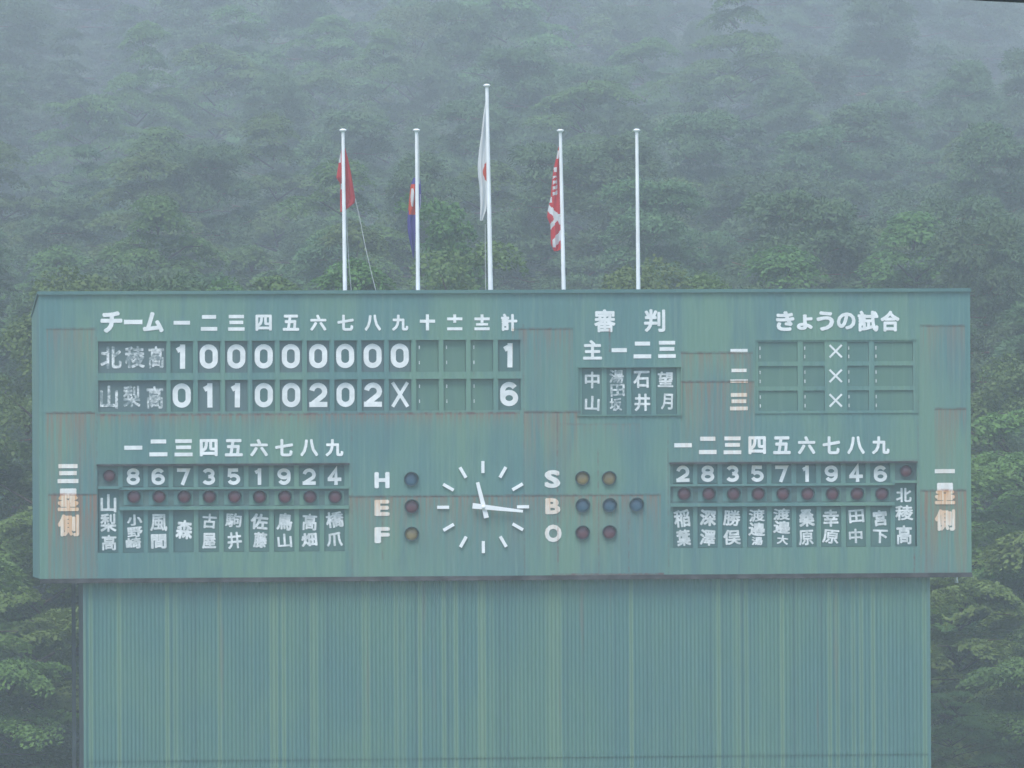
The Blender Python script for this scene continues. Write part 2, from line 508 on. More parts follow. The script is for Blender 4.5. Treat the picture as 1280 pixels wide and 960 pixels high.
# line score
COLX = [227.2 + 34.12 * i for i in range(13)]          # centres of the inning columns
ROWY = [(425.7, 465.2), (474.4, 513.6)]
score_cells = {}
for r, (y0, y1) in enumerate(ROWY):
    zt, zb = Z(y0, 420), Z(y1, 420)
    q = (X(122.8, 470), X(207.8, 470), zb, zt, .14)
    holes.append(q); score_cells[(r, -1)] = q
    for c in range(13):
        q = (X(COLX[c] - 13.9, 470), X(COLX[c] + 13.9, 470), zb, zt, .14)
        holes.append(q); score_cells[(r, c)] = q
ump = hole_px(723, 851, 459.5, 518, .14)
GX = [(948, 997), (1004, 1030.7), (1059, 1086), (1093, 1141.5)]
GY = [(427.5, 451.5), (457.2, 482.5), (488, 513)]
game_cells = {}
for r, (y0, y1) in enumerate(GY):
    for c, (x0, x1) in enumerate(GX):
        q = (X(x0, 470), X(x1, 470), Z(y1, 1045), Z(y0, 1045), .09)
        holes.append(q); game_cells[(r, c)] = q
lin_l = hole_px(122, 436, 582, 690, .20)
lin_r = hole_px(838, 1146, 579.5, 684, .20)

def face_with_holes(mb, x0, x1, z0, z1, holes, y):
    xs = sorted({x0, x1, *[h[0] for h in holes], *[h[1] for h in holes]})
    zs = sorted({z0, z1, *[h[2] for h in holes], *[h[3] for h in holes]})
    for i in range(len(xs) - 1):
        for j in range(len(zs) - 1):
            cx, cz = (xs[i] + xs[i + 1]) / 2, (zs[j] + zs[j + 1]) / 2
            if any(h[0] < cx < h[1] and h[2] < cz < h[3] for h in holes): continue
            mb.quad((xs[i], y, zs[j]), (xs[i + 1], y, zs[j]), (xs[i + 1], y, zs[j + 1]), (xs[i], y, zs[j + 1]))
mb = MB()
face_with_holes(mb, FX0, FX1, FZ0, FZ1, holes, 0.0)
mb.build('face_panel', MAT['face'], board)

def recess(mb, h):
    x0, x1, z0, z1, d = h
    mb.quad((x0, d, z0), (x1, d, z0), (x1, d, z1), (x0, d, z1))
    mb.quad((x0, 0, z1), (x0, d, z1), (x1, d, z1), (x1, 0, z1))
    mb.quad((x0, 0, z0), (x1, 0, z0), (x1, d, z0), (x0, d, z0))
    mb.quad((x0, 0, z0), (x0, d, z0), (x0, d, z1), (x0, 0, z1))
    mb.quad((x1, 0, z0), (x1, 0, z1), (x1, d, z1), (x1, d, z0))
for nm, hs in (('line_score_recess', list(score_cells.values())), ('umpire_recess', [ump]), ('fixture_recess', list(game_cells.values())), ('lineup_recess', [lin_l]), ('lineup_recess', [lin_r])):
    mb = MB()
    for h in hs: recess(mb, h)
    mb.build(nm, MAT['plate'], board)

# body: sides, back, sloping roof, soffit, coping, bottom beam
ZR = at(40, 397, DEPTH).z
BX0 = at(40.3, 540, DEPTH).x                   # the third base end is splayed a little
mb = MB()
mb.add([(FX0, 0, FZ0), (BX0, DEPTH, FZ0), (BX0, DEPTH, ZR), (FX0, 0, FZ1)], [(0, 3, 2, 1)])
mb.build('side_panel', MAT['side'], board)
mb = MB()
mb.add([(FX1, 0, FZ0), (FX1, DEPTH, FZ0), (FX1, DEPTH, ZR), (FX1, 0, FZ1)], [(0, 1, 2, 3)])
mb.build('side_panel', MAT['side'], board)
MB().quad((BX0, DEPTH, FZ0), (BX0, DEPTH, ZR), (FX1, DEPTH, ZR), (FX1, DEPTH, FZ0)).build('back_panel', MAT['side'], board)
mb = MB()
mb.add([(FX0 - .05, .02, FZ1 + .015), (FX1 + .03, .02, FZ1 + .015), (FX1 + .03, DEPTH + .08, ZR), (BX0 - .03, DEPTH + .08, ZR),
        (FX0 - .05, .02, FZ1 + .07), (FX1 + .03, .02, FZ1 + .07), (FX1 + .03, DEPTH + .08, ZR + .06), (BX0 - .03, DEPTH + .08, ZR + .06)],
       [(0, 3, 2, 1), (4, 5, 6, 7), (0, 1, 5, 4), (1, 2, 6, 5), (2, 3, 7, 6), (3, 0, 4, 7)])
mb.build('roof', MAT['coping'], board)
MB().quad((FX0, 0.1, FZ0 + .01), (BX0, DEPTH, FZ0 + .01), (FX1, DEPTH, FZ0 + .01), (FX1, 0.1, FZ0 + .01)).build('soffit', MAT['side'], board)
mb = MB()
mb.box(FX0 - .02, FX1 + .02, -.06, .015, FZ1 - .01, FZ1 + .075)
mb.build('roof_coping', MAT['coping'], board)
mb = MB()
mb.box(FX0 - .01, FX1 + .01, -.03, .10, FZ0 - .085, FZ0 - .003)
mb.box(FX0 - .01, FX1 + .01, -.06, -.032, FZ0 - .115, FZ0 - .06)
mb.build('bottom_beam', MAT['rusty_shade'], board)
# corner angles
for x in (FX0 + .03, FX1 - .04):
    MB().box(x - .035, x + .035, -.012, -.001, FZ0, FZ1 - .02).build('corner_angle', MAT['trim'], board)
# small white drain spout under the far end
q = at(1195, 725, .9)
MB().tube([(q.x, .9, FZ0), (q.x, .9, FZ0 - .10), (q.x + .01, .88, FZ0 - .28)], [.035, .035, .045], 8).build('drain_spout', MAT['pole'], board)['label'] = 'short white drain spout'

# seam battens on the face: thin lapped sheet edges, proud of the face
for x0, x1, y, ln, st in SEAMS:
    if ln < 20: continue
    zs = Z(y, (x0 + x1) / 2)
    MB().box(X(x0, y), X(x1, y), -.011, -.002, zs, zs + .02).build('sheet_lap', MAT['trim'], board)

# trims round the openings
def frame(mb, h, w, y0=-.025, y1=-.002, top=True):
    x0, x1, z0, z1 = h[:4]
    mb.box(x0 - w, x1 + w, y0, y1, z1 + .002, z1 + w)
    mb.box(x0 - w, x1 + w, y0, y1, z0 - w, z0 - .002)
    mb.box(x0 - w, x0 - .002, y0, y1, z0, z1)
    mb.box(x1 + .002, x1 + w, y0, y1, z0, z1)
mb = MB()
frame(mb, (X(944.5, 470), X(1145.5, 470), Z(514.8, 1045), Z(425.2, 1045)), .035)
mb.build('fixture_frame', MAT['trim'], board)
mb = MB(); frame(mb, ump, .035, -.04); mb.build('umpire_frame', MAT['trim'], board)
mb = MB()
for h in score_cells.values():
    mb.box(h[0] - .02, h[1] + .02, -.035, -.002, h[3] + .003, h[3] + .03)
mb.build('slot_ledge', MAT['trim'], board)

# umpire mullions
UC = [740.2, 770.8, 802.0, 832.5]
mb = MB()
for i in range(5):
    c = (UC[i - 1] + UC[i]) / 2 if 0 < i < 4 else (UC[0] - 15.6 if i == 0 else UC[3] + 16.5)
    mb.box(X(c - 3, 490), X(c + 3, 490), .03, .138, ump[2] + .001, ump[3] - .001)
mb.build('umpire_mullion', MAT['trim'], board)

# ------------------------------------------------------------------ painted lettering (parts of the board)
def heading(label, items, off=.042, mat='white', name='painted_character'):
    """items: characters, or lists of strokes that make one character; each becomes a part of the board"""
    for it in items:
        mb = MB()
        for ch, x0, x1, y0, y1 in (it if isinstance(it, list) else [it]): put_box_px(mb, ch, x0, x1, y0, y1, -.001, off, .009)
        o = mb.build(name, MAT[mat], board)
        if label: o['label'] = label
def bar(x0, x1, y, h=5.2): return ('一', x0, x1, y - h / 2, y + h / 2)
def wrap(*a):
    q = num_items(*a)
    return [q if len(q) > 1 else q[0]]
def num_items(k, cx, y0, y1, w):
    h = y1 - y0
    if k == '一': return [bar(cx - w / 2, cx + w / 2, (y0 + y1) / 2, h * .23)]
    if k == '二': return [bar(cx - w * .43, cx + w * .43, y0 + h * .14, h * .23), bar(cx - w / 2, cx + w / 2, y1 - h * .12, h * .23)]
    if k == '三': return [bar(cx - w * .46, cx + w * .46, y0 + h * .12, h * .21), bar(cx - w * .42, cx + w * .42, y0 + h * .48, h * .21), bar(cx - w / 2, cx + w / 2, y1 - h * .11, h * .21)]
    return [(k, cx - w / 2, cx + w / 2, y0, y1)]

heading(None, [('チ', 125.5, 153, 389, 416), ('ー', 155, 178, 399.5, 405.5), ('ム', 178.5, 204.5, 390, 415.5)], .05)
it = []
for k, cx in zip('一二三四五六七八九', COLX): it += wrap(k, cx, 393.3, 413.5, 20.5)
it += [[bar(COLX[9] - 9.5, COLX[9] + 9.5, 401.5, 3.8), ('|', COLX[9] - 1.9, COLX[9] + 1.9, 393, 413)]]
for c, n in ((10, 1), (11, 2)):
    cx = COLX[c]
    it.append([bar(cx - 9.5, cx + 9.5, 398.6, 3.5), ('|', cx - 1.8, cx + 1.8, 393, 403.5), bar(cx - 9.5, cx + 9.5, 411, 3.6)] + ([bar(cx - 7.5, cx + 7.5, 405.4, 3.0)] if n == 2 else []))
it += [('計', COLX[12] - 10.5, COLX[12] + 10, 392, 414)]
heading(None, it)
heading(None, [('審', 742.7, 769.3, 386.5, 415.3), ('判', 805, 831.5, 386.5, 415)], .032)
heading(None, [('主', 728.8, 752.5, 425, 449.5)] + [bar(764.5, 783.5, 437.7, 5)] + wrap('二', 803, 426.5, 448, 22) + wrap('三', 833.7, 425.8, 447.5, 22), .035)
heading(None, [('き', 970, 993, 389, 413.8), ('ょ', 996, 1016, 393, 412.5), ('う', 1020.5, 1042.5, 389, 413.5), ('の', 1046, 1069.5, 390.5, 412),
        ('試', 1072, 1098, 388.3, 414.7), ('合', 1100.5, 1124.5, 388.3, 414.5)], .042)
heading(None, [bar(913, 934.5, 438.7, 5)] + wrap('二', 923.8, 460.5, 478.6, 22) + wrap('三', 923.6, 491, 513, 22))
LXC = [166.6 + 31.42 * i for i in range(9)]
RXC = [853.8 + 30.88 * i for i in range(9)]
it = []
for k, cx in zip('一二三四五六七八九', LXC): it += wrap(k, cx, 548.8, 570.5, 22.5)
heading(None, it)
it = []
for i, (k, cx) in enumerate(zip('一二三四五六七八九', RXC)): it += wrap(k, cx, 545.3, 567.8, 22)
heading(None, it)
heading('rust stained white character', wrap('三', 85, 579.8, 604, 26) + [('塁', 72, 98.5, 610.5, 639), ('側', 72, 99, 643, 670.5)], .045)
heading('rust stained white character', wrap('一', 1181, 578, 600, 25) + [('塁', 1168.5, 1194, 603.5, 630.5), ('側', 1168.5, 1194, 636.5, 663.5)], .045)
for ch, x0, x1, y0, y1, lab in (('H', 468, 487, 590, 610.3, 'white letter H'), ('E', 468, 487, 624.7, 645, 'white letter E with rust tint'), ('F', 468, 487.3, 658.8, 679, 'white letter F'),
                                ('S', 680.6, 700.4, 587.6, 610, 'white letter S'), ('B', 681.5, 700.4, 622.6, 642.8, 'white letter B with rust tint'), ('O', 681, 702, 655.7, 677.7, 'white letter O')):
    heading(lab, [(ch, x0, x1, y0, y1)], .05, name='letter')
for y in (439, 469.8, 500.5):
    mb = MB()
    z, xx = Z(y, 1045), X(1044.6, y)
    ribbon(mb, [(xx - .155, z - .155), (xx + .155, z + .155)], .05, -.001, .007)
    ribbon(mb, [(xx - .155, z + .155), (xx + .155, z - .155)], .05, -.001, .0085)
    mb.build('cross_mark', MAT['white'], board)

# ------------------------------------------------------------------ lamps (parts of the board)
def lamp(cx, cy, colour, label, y=0.0, r=8.6, boxed=False, dx=0.0):
    x, z = X(cx, cy, y), Z(cy, cx, y)
    r = r * M1
    mb = MB()
    mb.lathe((x, y - .002, z), [(r * 1.02, 0), (r * 1.02, .05), (r * .90, .05), (r * .90, .008), (0.001, .008)], n=24)
    # a visor over the top half
    vs, fs = [], []
    for k in range(13):
        a = math.pi * k / 12
        for rr, d in ((r * 1.02, .05), (r * 1.06, .16 if 2 <= k <= 10 else .09), (r * .98, .16 if 2 <= k <= 10 else .09), (r * .92, .05)):
            vs.append((x + rr * math.cos(a), y - d, z + rr * math.sin(a)))
    for k in range(12):
        for j in range(3): fs.append((4 * k + j, 4 * k + 4 + j, 4 * k + 5 + j, 4 * k + 1 + j))
    mb.add(vs, fs, 0, True)
    o = mb.build('signal_lamp', MAT['hood'], board)
    o['label'] = label
    lens = MB().lathe((x, y - .012, z), [(r * .88, 0), (r * .80, .022), (r * .55, .042), (r * .25, .052), (.002, .054)], n=24).mesh('lens', MAT[colour])
    lo = link('lens', lens)
    lo.parent = o
    return o
for cx, cy, col, lab in ((514, 599, 'blue', 'blue lamp beside the letter H'), (514.6, 633.3, 'red', 'dark red lamp beside the letter E'), (514.4, 667.5, 'amber', 'amber lamp beside the letter F'),
                         (728, 598, 'amber', 'amber lamp next to the letter S'), (761.2, 598, 'amber', 'outer amber lamp of the S row'), (728.3, 632, 'blue', 'blue lamp next to the letter B'),
                         (762, 631.8, 'blue', 'middle blue lamp of the B row'), (795.6, 631, 'blue', 'outermost blue lamp of the B row'), (728, 666, 'red', 'dark red lamp next to the letter O'), (761.7, 665.5, 'red', 'outer red lamp of the O row')):
    lamp(cx, cy, col, lab, -.001, 9.0)

# ------------------------------------------------------------------ line-ups
WORD = {'0': 'zero', '1': 'one', '2': 'two', '3': 'three', '4': 'four', '5': 'five', '6': 'six', '7': 'seven', '8': 'eight', '9': 'nine', 'X': 'cross'}
ORD = ['first', 'second', 'third', 'fourth', 'fifth', 'sixth', 'seventh', 'eighth', 'ninth', 'tenth', 'eleventh', 'twelfth']
rng = random.Random(5)

def plate_mesh(x0, x1, z0, z1, yf):
    return MB().box(x0, x1, yf, yf + .028, z0, z1)

def lineup(h, XC, rows, team_x, lamp_xy, team_box, side, digits, names, team):
    """rows: y of number row top/bottom, lamp row centre, rail ys, name row top/bottom (photograph pixels)"""
    n0, n1, ly, r0, r1, a0, a1 = rows
    xm = (XC[0] + XC[-1]) / 2
    tl = team_x < XC[0]
    gx0, gx1 = XC[0] - 13.5, XC[-1] + 13.5
    D = h[4]
    fr = MB()
    zt, zb = h[3] - .001, h[2] + .001
    # rails: under the numbers, under the lamps
    xa, xb = (X(gx0 - 4, ly), h[1] - .001) if tl else (h[0] + .001, X(gx1 + 4, ly))
    fr.box(xa, xb, -.03, D - .002, Z(r0 + 3, xm), Z(r0, xm))
    fr.box(xa, xb, -.035, D - .002, Z(r1 + 4.5, xm), Z(r1, xm))
    # mullions between the columns
    edges = [(XC[i] + XC[i + 1]) / 2 for i in range(len(XC) - 1)] + ([XC[-1] + 15.6, XC[0] - 15.9] if tl else [XC[0] - 15.4, XC[-1] + 15.4])
    for e in edges:
        w = 2.9
        fr.box(X(e - w, ly), X(e + w, ly), .045, D - .003, Z(n1 + .8, xm), zt)
        fr.box(X(e - w, ly), X(e + w, ly), .045, D - .003, zb, Z(a0 - .8, xm))
    # team lamp box and the shelf under it
    tb = team_box
    fr.box(X(tb[0], 600), X(tb[1], 600), -.03, D - .004, Z(tb[3] + 3.2, team_x), Z(tb[3], team_x))
    fr.build('lineup_frame', MAT['trim'], board)
    # a hood over the numbers, the shadow line put into its dark colour
    MB().box(h[0] - .02, h[1] + .02, -.07, -.002, h[3] + .002, h[3] + .05).build('lineup_hood', MAT['rusty_shade'], board)
    # lamp backing strip
    MB().box(xa, xb, .06, .10, Z(r1, xm) + .002, Z(r0 + 3, xm) - .002).build('lamp_panel', MAT['box'], board)
    MB().box(X(tb[0], 600), X(tb[1], 600), .06, .10, Z(tb[3], team_x) + .002, zt - .004).build('lamp_panel', MAT['box'], board)
    for i, cx in enumerate(XC):
        mb = MB()
        mb.box(X(cx - 12, ly, .05), X(cx + 12, ly, .05), .050, .0598, Z(r1 - 1.5, cx, .05), Z(r0 + 5.2, cx, .05))
        mb.build('lamp_plate', MAT['trim'], board)
        lamp(cx + (.9 if side == 'third' else 1.2), ly, 'red', f'dark red lamp below the number {WORD[digits[i]]}', .048, 8.6)
    lamp(lamp_xy[0], lamp_xy[1], 'red', 'dark red lamp above the school name', .058, 8.2)
    # plates
    YP = .085
    for i, cx in enumerate(XC):
        x0, x1 = X(cx - 12.7, ly, YP), X(cx + 12.7, ly, YP)
        cxx = (x0 + x1) / 2
        z0, z1 = Z(n1, cx, YP), Z(n0 + 1.5, cx, YP)
        o = empty('position_plate', (cxx, YP, z0), f'dark green plate with white number {WORD[digits[i]]} in the lineup towards {side} base', 'number plate', f'lineup number plates towards {side} base')
        plate_mesh(x0, x1, z0, z1, YP).build('backing', MAT['plate'], o)
        mb = MB()
        put_digit(mb, digits[i], cxx, (z0 + z1) / 2 + .015, 16.5 * M1, 20.6 * M1, 4.4 * M1, YP - .001)
        mb.build('numeral', MAT['white'], o)
        z0, z1 = h[2] + .01, Z(a0, cx, YP)
        nm = names[i]
        word = {1: 'one compact', 2: 'two', 3: 'three'}[len(nm[0])]
        extra = {3: ' small'}.get(len(nm[0]), '')
        s = '' if len(nm[0]) == 1 else 's'
        o = empty('name_plate', (cxx, YP, z0), f'name plate of {word}{extra} brushed white character{s} under number {WORD[digits[i]]} towards {side} base', 'name plate', f'player name plates towards {side} base')
        plate_mesh(x0, x1, z0, z1, YP).build('backing', MAT['plate'], o)
        mb = MB()
        for ch, (dx0, dx1, y0, y1) in zip(nm[0], nm[1]):
            put_box_px(mb, ch, cx + dx0, cx + dx1, y0, y1, YP - .001, rng.uniform(.026, .044), .006, R(rng.uniform(-6, 6)))
        mb.build('brushed_name', MAT['chalk'], o)
    x0, x1 = X(team_x - 13.2, ly, YP), X(team_x + 13.2, ly, YP)
    z0, z1 = h[2] + .01, Z(tb[3] + 3.6, team_x, YP)
    o = empty('school_plate', ((x0 + x1) / 2, YP, z0), f'tall school name plate of three white characters beside the {"first" if tl else "last"} player towards {side} base', 'name plate', 'tall school name plates')
    plate_mesh(x0, x1, z0, z1, YP).build('backing', MAT['plate'], o)
    mb = MB()
    for ch, bx in team: put_box_px(mb, ch, *bx, YP - .001, .03, .006)
    mb.build('brushed_name', MAT['chalk'], o)

def two(y0, y1, y2, y3, w0=(-9.5, 10), w1=(-8.5, 9.5)): return [(*w0, y0, y1), (*w1, y2, y3)]
LN = [('小野崎', [(-8.5, 11, 643, 657), (-8, 11.5, 658.5, 671.5), (-9.5, 10, 672, 686)]), ('風間', [(-10.5, 11, 642.5, 664), (-9.5, 10, 667.5, 685.8)]), ('森', [(-9.8, 11, 650, 674)]),
      ('古屋', [(-8.5, 9.5, 642, 660.6), (-8.5, 9, 666, 686)]), ('駒井', [(-10.5, 10, 641.5, 659), (-8, 10, 665, 686)]), ('佐藤', [(-11, 11, 642, 662), (-7, 10, 665, 685)]),
      ('鳥山', two(641, 663, 667, 684.5)), ('高畑', two(642, 663, 666, 683, (-8.5, 10), (-10, 10))), ('橋爪', two(639.5, 659.5, 665, 683, (-10.5, 12), (-9.5, 10.5)))]
lineup(lin_l, LXC, (583.5, 608, 621, 608.5, 632.5, 637.8, 688.5), 136.5, (136.6, 594.8), (122.5, 152, 582, 608), 'third', '867351924', LN,
       [('山', (125.6, 145.4, 617.5, 640.5)), ('梨', (125.4, 145.6, 642, 665)), ('高', (127, 145.6, 668.5, 688))])
RN = [('稲葉', [(-11, 9, 637, 659), (-8, 9.5, 662, 682.5)]), ('深澤', [(-10.5, 10, 637, 657.5), (-10, 9.5, 662, 682)]), ('勝俣', [(-11, 10.5, 637.5, 657.5), (-11.5, 10.5, 662, 681)]),
      ('渡邉湯', [(-10.5, 9.5, 636.5, 652), (-11, 10, 653, 670), (-7, 7, 671, 681.5)]), ('渡邉大', [(-10.5, 10.5, 635.5, 650), (-10.5, 11, 651, 667), (-6, 8, 669, 680.5)]),
      ('桑原', [(-10, 9.5, 636.5, 658.5), (-10, 8.5, 662.5, 681.5)]), ('幸原', [(-10.5, 9.5, 637, 658.5), (-11, 9.5, 662, 679.5)]), ('田中', [(-9.5, 9.5, 637, 653.5), (-9, 8, 661, 679)]), ('宮下', [(-9.5, 8, 637.5, 657.5), (-10, 9, 662, 679)])]
lineup(lin_r, RXC, (580.5, 603.7, 617.3, 604.3, 628.2, 634, 682), 1130.5, (1132.3, 589), (1114.5, 1145.5, 579.5, 600.5), 'first', '283571946', RN,
       [('北', (1120, 1139.5, 610, 627.8)), ('稜', (1119, 1141.5, 631.5, 650.5)), ('高', (1120.5, 1139.8, 656.5, 680.5))])

# ------------------------------------------------------------------ line score plates
SCORES = ['1000000000'[:9] + '___1', '01100202X' + '___6']
TEAM = [[('北', 125.5, 152, 433, 461), ('稜', 156, 181, 432.5, 460), ('高', 185.5, 205, 432.5, 460.5)], [('山', 125, 147.5, 482, 511), ('梨', 154, 175.5, 482, 509), ('高', 183, 204, 482.5, 511)]]
YP = .06
for r in (0, 1):
    rown = ('upper', 'lower')[r]
    h = score_cells[(r, -1)]
    o = empty('team_plate', ((h[0] + h[1]) / 2, YP, h[2]), f'wide team name plate with worn grey white characters, {rown} row of the line score', 'name plate', 'team name plates of the line score')
    plate_mesh(h[0] + .01, h[1] - .01, h[2] + .004, h[3] - .02, YP).build('backing', MAT['plate_grey'], o)
    mb = MB()
    for ch, x0, x1, y0, y1 in TEAM[r]: put_box_px(mb, ch, x0, x1, y0, y1, YP - .001, .028, .006)
    mb.build('painted_name', MAT['worn'], o)
    for c in range(13):
        h = score_cells[(r, c)]
        ch = SCORES[r][c]
        cx = (h[0] + h[1]) / 2
        where = f'{ORD[c]} inning' if c < 12 else 'total'
        if ch == '_':
            o = empty('blank_plate', (cx, YP, h[2]), f'blank green plate with two white clips, {where} slot of the {rown} score row', 'blank plate', 'blank plates of the line score')
            plate_mesh(h[0] + .008, h[1] - .008, h[2] + .004, h[3] - .012, YP).build('backing', MAT['blank'], o)
            for fz in (.24, .72):
                z = h[2] + (h[3] - h[2]) * fz
                MB().box(h[0] + .07, h[0] + .092, YP - .012, YP - .001, z, z + .085).build('clip', MAT['chalk'], o)
            continue
        lab = f'plate with a white {WORD[ch]} in the {where} slot, {rown} row of the line score' if c < 12 else f'plate with the white run total {WORD[ch]} ending the {rown} row of the line score'
        o = empty('score_plate', (cx, YP, h[2]), lab, 'score plate', 'run plates of the line score')
        plate_mesh(h[0] + .008, h[1] - .008, h[2] + .004, h[3] - .012, YP).build('backing', MAT['plate_grey' if c % 3 else 'plate'], o)
        mb = MB()
        t = 4.2 if ch == 'X' else 6.4
        put_digit(mb, ch, cx, (h[2] + h[3]) / 2 + .01, (22.5 if ch != 'X' else 23) * M1, 30.3 * M1, t * M1, YP - .001)
        mb.build('numeral', MAT['white'], o)

# no plate hangs quite straight
for o in list(COL.objects):
    if o.name.split('.')[0] in ('score_plate', 'name_plate', 'position_plate', 'umpire_plate'): o.rotation_euler.y = R(rng.uniform(-.9, .9))

# fixtures list
for (r, c), h in game_cells.items():
    rown = ('top', 'middle', 'bottom')[r]
    pos = ('wide blank plate beside the row numeral', 'narrow blank plate just before the cross', 'narrow blank plate just after the cross', 'wide blank plate at the far end')[c]
    o = empty('blank_plate', ((h[0] + h[1]) / 2, .035, h[2]), f'green {pos}, {rown} row of the games list', 'blank plate', 'blank plates of the games list')
    plate_mesh(h[0] + .006, h[1] - .006, h[2] + .004, h[3] - .01, .035).build('backing', MAT['blank'], o)
    for fz in (.16, .60):
        z = h[2] + (h[3] - h[2]) * fz
        MB().box(h[0] + .035, h[0] + .057, .022, .034, z, z + .085).build('clip', MAT['chalk'], o)

# umpires
UN = [('中', 731, 749.5, 464.5, 485.5), ('山', 731, 749.5, 494.8, 513.5)], [('湯', 761.5, 779.7, 462, 479), ('田', 763, 781, 480, 495.6), ('坂', 762, 777.5, 497.5, 513.7)], \
     [('石', 791.5, 812, 463.5, 485), ('井', 793, 813, 492, 514)], [('望', 822, 841.6, 464.5, 484), ('月', 826.5, 841, 492, 512)]
UW = ['plate umpire', 'first base umpire', 'second base umpire', 'third base umpire']
for i, cx in enumerate(UC):
    x0, x1 = X(cx - 12.6, 490, YP), X(cx + 12.6, 490, YP)
    o = empty('umpire_plate', ((x0 + x1) / 2, YP, ump[2]), f'{UW[i]} name plate with {("two", "three", "two", "two")[i]} brushed white characters', 'name plate', 'umpire name plates')
    plate_mesh(x0, x1, ump[2] + .006, ump[3] - .015, YP).build('backing', MAT['plate'], o)
    mb = MB()
    for ch, a, b, y0, y1 in UN[i]: put_box_px(mb, ch, a, b, y0, y1, YP - .001, .03, .006, R(rng.uniform(-3, 3)))
    mb.build('brushed_name', MAT['worn' if i == 1 else 'chalk'], o)

# ------------------------------------------------------------------ clock
ccx, ccz = X(603.8, 633.8), Z(633.8, 603.8)
clock = empty('wall_clock', (ccx, -.02, ccz), 'large white clock of separate hour bars and two hands on the board', 'clock')
for k in range(12):
    a = R(30 * k)
    d = np.array([math.sin(a), math.cos(a)])
    p0, p1 = d * 42.5 * M1, d * 57.5 * M1
    mb = MB()
    ribbon(mb, [(ccx + p0[0], ccz + p0[1]), (ccx + p1[0], ccz + p1[1])], 3.9 * M1, -.001, .04)
    mb.build('hour_bar', MAT['hand'], clock)
def hand(name, tip, tail, w_tail, w_tip, y):
    t, b = np.array(tip) * M1, np.array(tail) * M1
    d = (t - b) / np.linalg.norm(t - b); n = np.array([-d[1], d[0]])
    o = np.array([ccx, ccz])
    c = [o + b + n * w_tail * M1 / 2, o + b - n * w_tail * M1 / 2, o + t - n * w_tip * M1 / 2, o + t + n * w_tip * M1 / 2]
    vs = [(q[0], y, q[1]) for q in c] + [(q[0], y + .018, q[1]) for q in c]
    MB().add(vs, [(0, 1, 2, 3), (7, 6, 5, 4), (0, 4, 5, 1), (1, 5, 6, 2), (2, 6, 7, 3), (3, 7, 4, 0)]).build(name, MAT['hand'], clock)
hand('hour_hand', (-7, 31), (4, -13.5), 6.2, 4.2, -.09)
hand('minute_hand', (49.5, -5.5), (-13.5, 1.8), 7.0, 3.2, -.125)
MB().lathe((ccx, -.001, ccz), [(.05, 0), (.05, .13), (.03, .145), (.001, .148)], n=16).build('hub', MAT['hand'], clock)

# ------------------------------------------------------------------ support tower of corrugated sheet
TY = .16
TX0, TX1 = X(106, 840, TY), X(1161.5, 840, TY)
TZT = FZ0 - .02
TBX = at(98.5, 840, TY + 1.95).x
ZJ = Z(947, 640, TY)
tower = empty('support_tower', ((TX0 + TX1) / 2, 1.4, 0), 'broad corrugated green metal tower carrying the scoreboard', 'support tower')
def corrugated(z0, z1, y, name):
    n = int((TX1 - TX0) / .10) * 8
    xs = np.linspace(TX0, TX1, n + 1)
    ph = (xs - TX0) / .10 * 2 * math.pi
    yy = y - .013 * np.tanh(1.6 * np.sin(ph)) / math.tanh(1.6)
    vs = [(x, q, z0) for x, q in zip(xs, yy)] + [(x, q, z1) for x, q in zip(xs, yy)]
    fs = [(i, i + 1, n + 2 + i, n + 1 + i) for i in range(n)]
    return MB().add(vs, fs, 0, True).build(name, MAT['corr'], tower)
corrugated(ZJ, TZT, TY, 'corrugated_sheet')
corrugated(0, ZJ + .06, TY + .022, 'corrugated_sheet')
MB().quad((TX0, TY, 0), (TX0, TY, TZT), (TBX, TY + 1.95, TZT), (TBX, TY + 1.95, 0)).build('side_sheet', MAT['steel'], tower)  # dark colour stands in for the overhang's shadow on this end
MB().quad((TX1, TY, 0), (TX1, TY + 1.95, 0), (TX1, TY + 1.95, TZT), (TX1, TY, TZT)).build('side_sheet', MAT['side'], tower)
MB().quad((TBX, TY + 1.95, 0), (TBX, TY + 1.95, TZT), (TX1, TY + 1.95, TZT), (TX1, TY + 1.95, 0)).build('back_sheet', MAT['side'], tower)
MB().box(TX0 - .035, TX0 + .03, TY - .03, TY + .05, 0, TZT).build('edge_trim', MAT['trim'], tower)
MB().box(TX1 - .03, TX1 + .03, TY - .03, TY + .05, 0, TZT).build('edge_trim', MAT['trim'], tower)
pxp = at(92.3, 840, 2.2).x
mb = MB()
mb.box(pxp - .05, pxp + .05, 2.10, 2.116, 0, FZ0); mb.box(pxp - .05, pxp + .05, 2.284, 2.30, 0, FZ0); mb.box(pxp - .012, pxp + .012, 2.117, 2.283, 0, FZ0)
mb.build('steel_post', MAT['steel'], tower)

# ------------------------------------------------------------------ flagpoles and flags
PY = .55
def flagpole(xt, yt, xb, label, rb=2.7, rt=2.0):
    b = at(xb, 363, PY); t = at(xt, yt + 3, PY)
    zb = FZ1 - .60 * PY / DEPTH + .03
    b.z = zb
    o = empty('flagpole', b, label, 'flagpole', 'white flagpoles on the scoreboard roof')
    MB().tube([b, b.lerp(t, .5), t], [rb * M1, (rb + rt) / 2 * M1, rt * M1], 14).build('pole', MAT['pole'], o)
    MB().lathe(t, [(.001, .085), (.045, .08), (.088, .06), (.09, .035), (.06, .01), (.03, -.02)], 'z', 16).build('finial_cap', MAT['pole'], o)
    MB().box(b.x + rb * M1 - .01, b.x + rb * M1 + .03, PY - .02, PY + .02, b.z + .55, b.z + .75).build('cleat', MAT['steel'], o)
    MB().lathe(b, [(.10, 0), (.10, .03), (.06, .05), (.06, .10), (rb * M1, .11)], 'z', 14).build('base_collar', MAT['coping'], o)
    return o
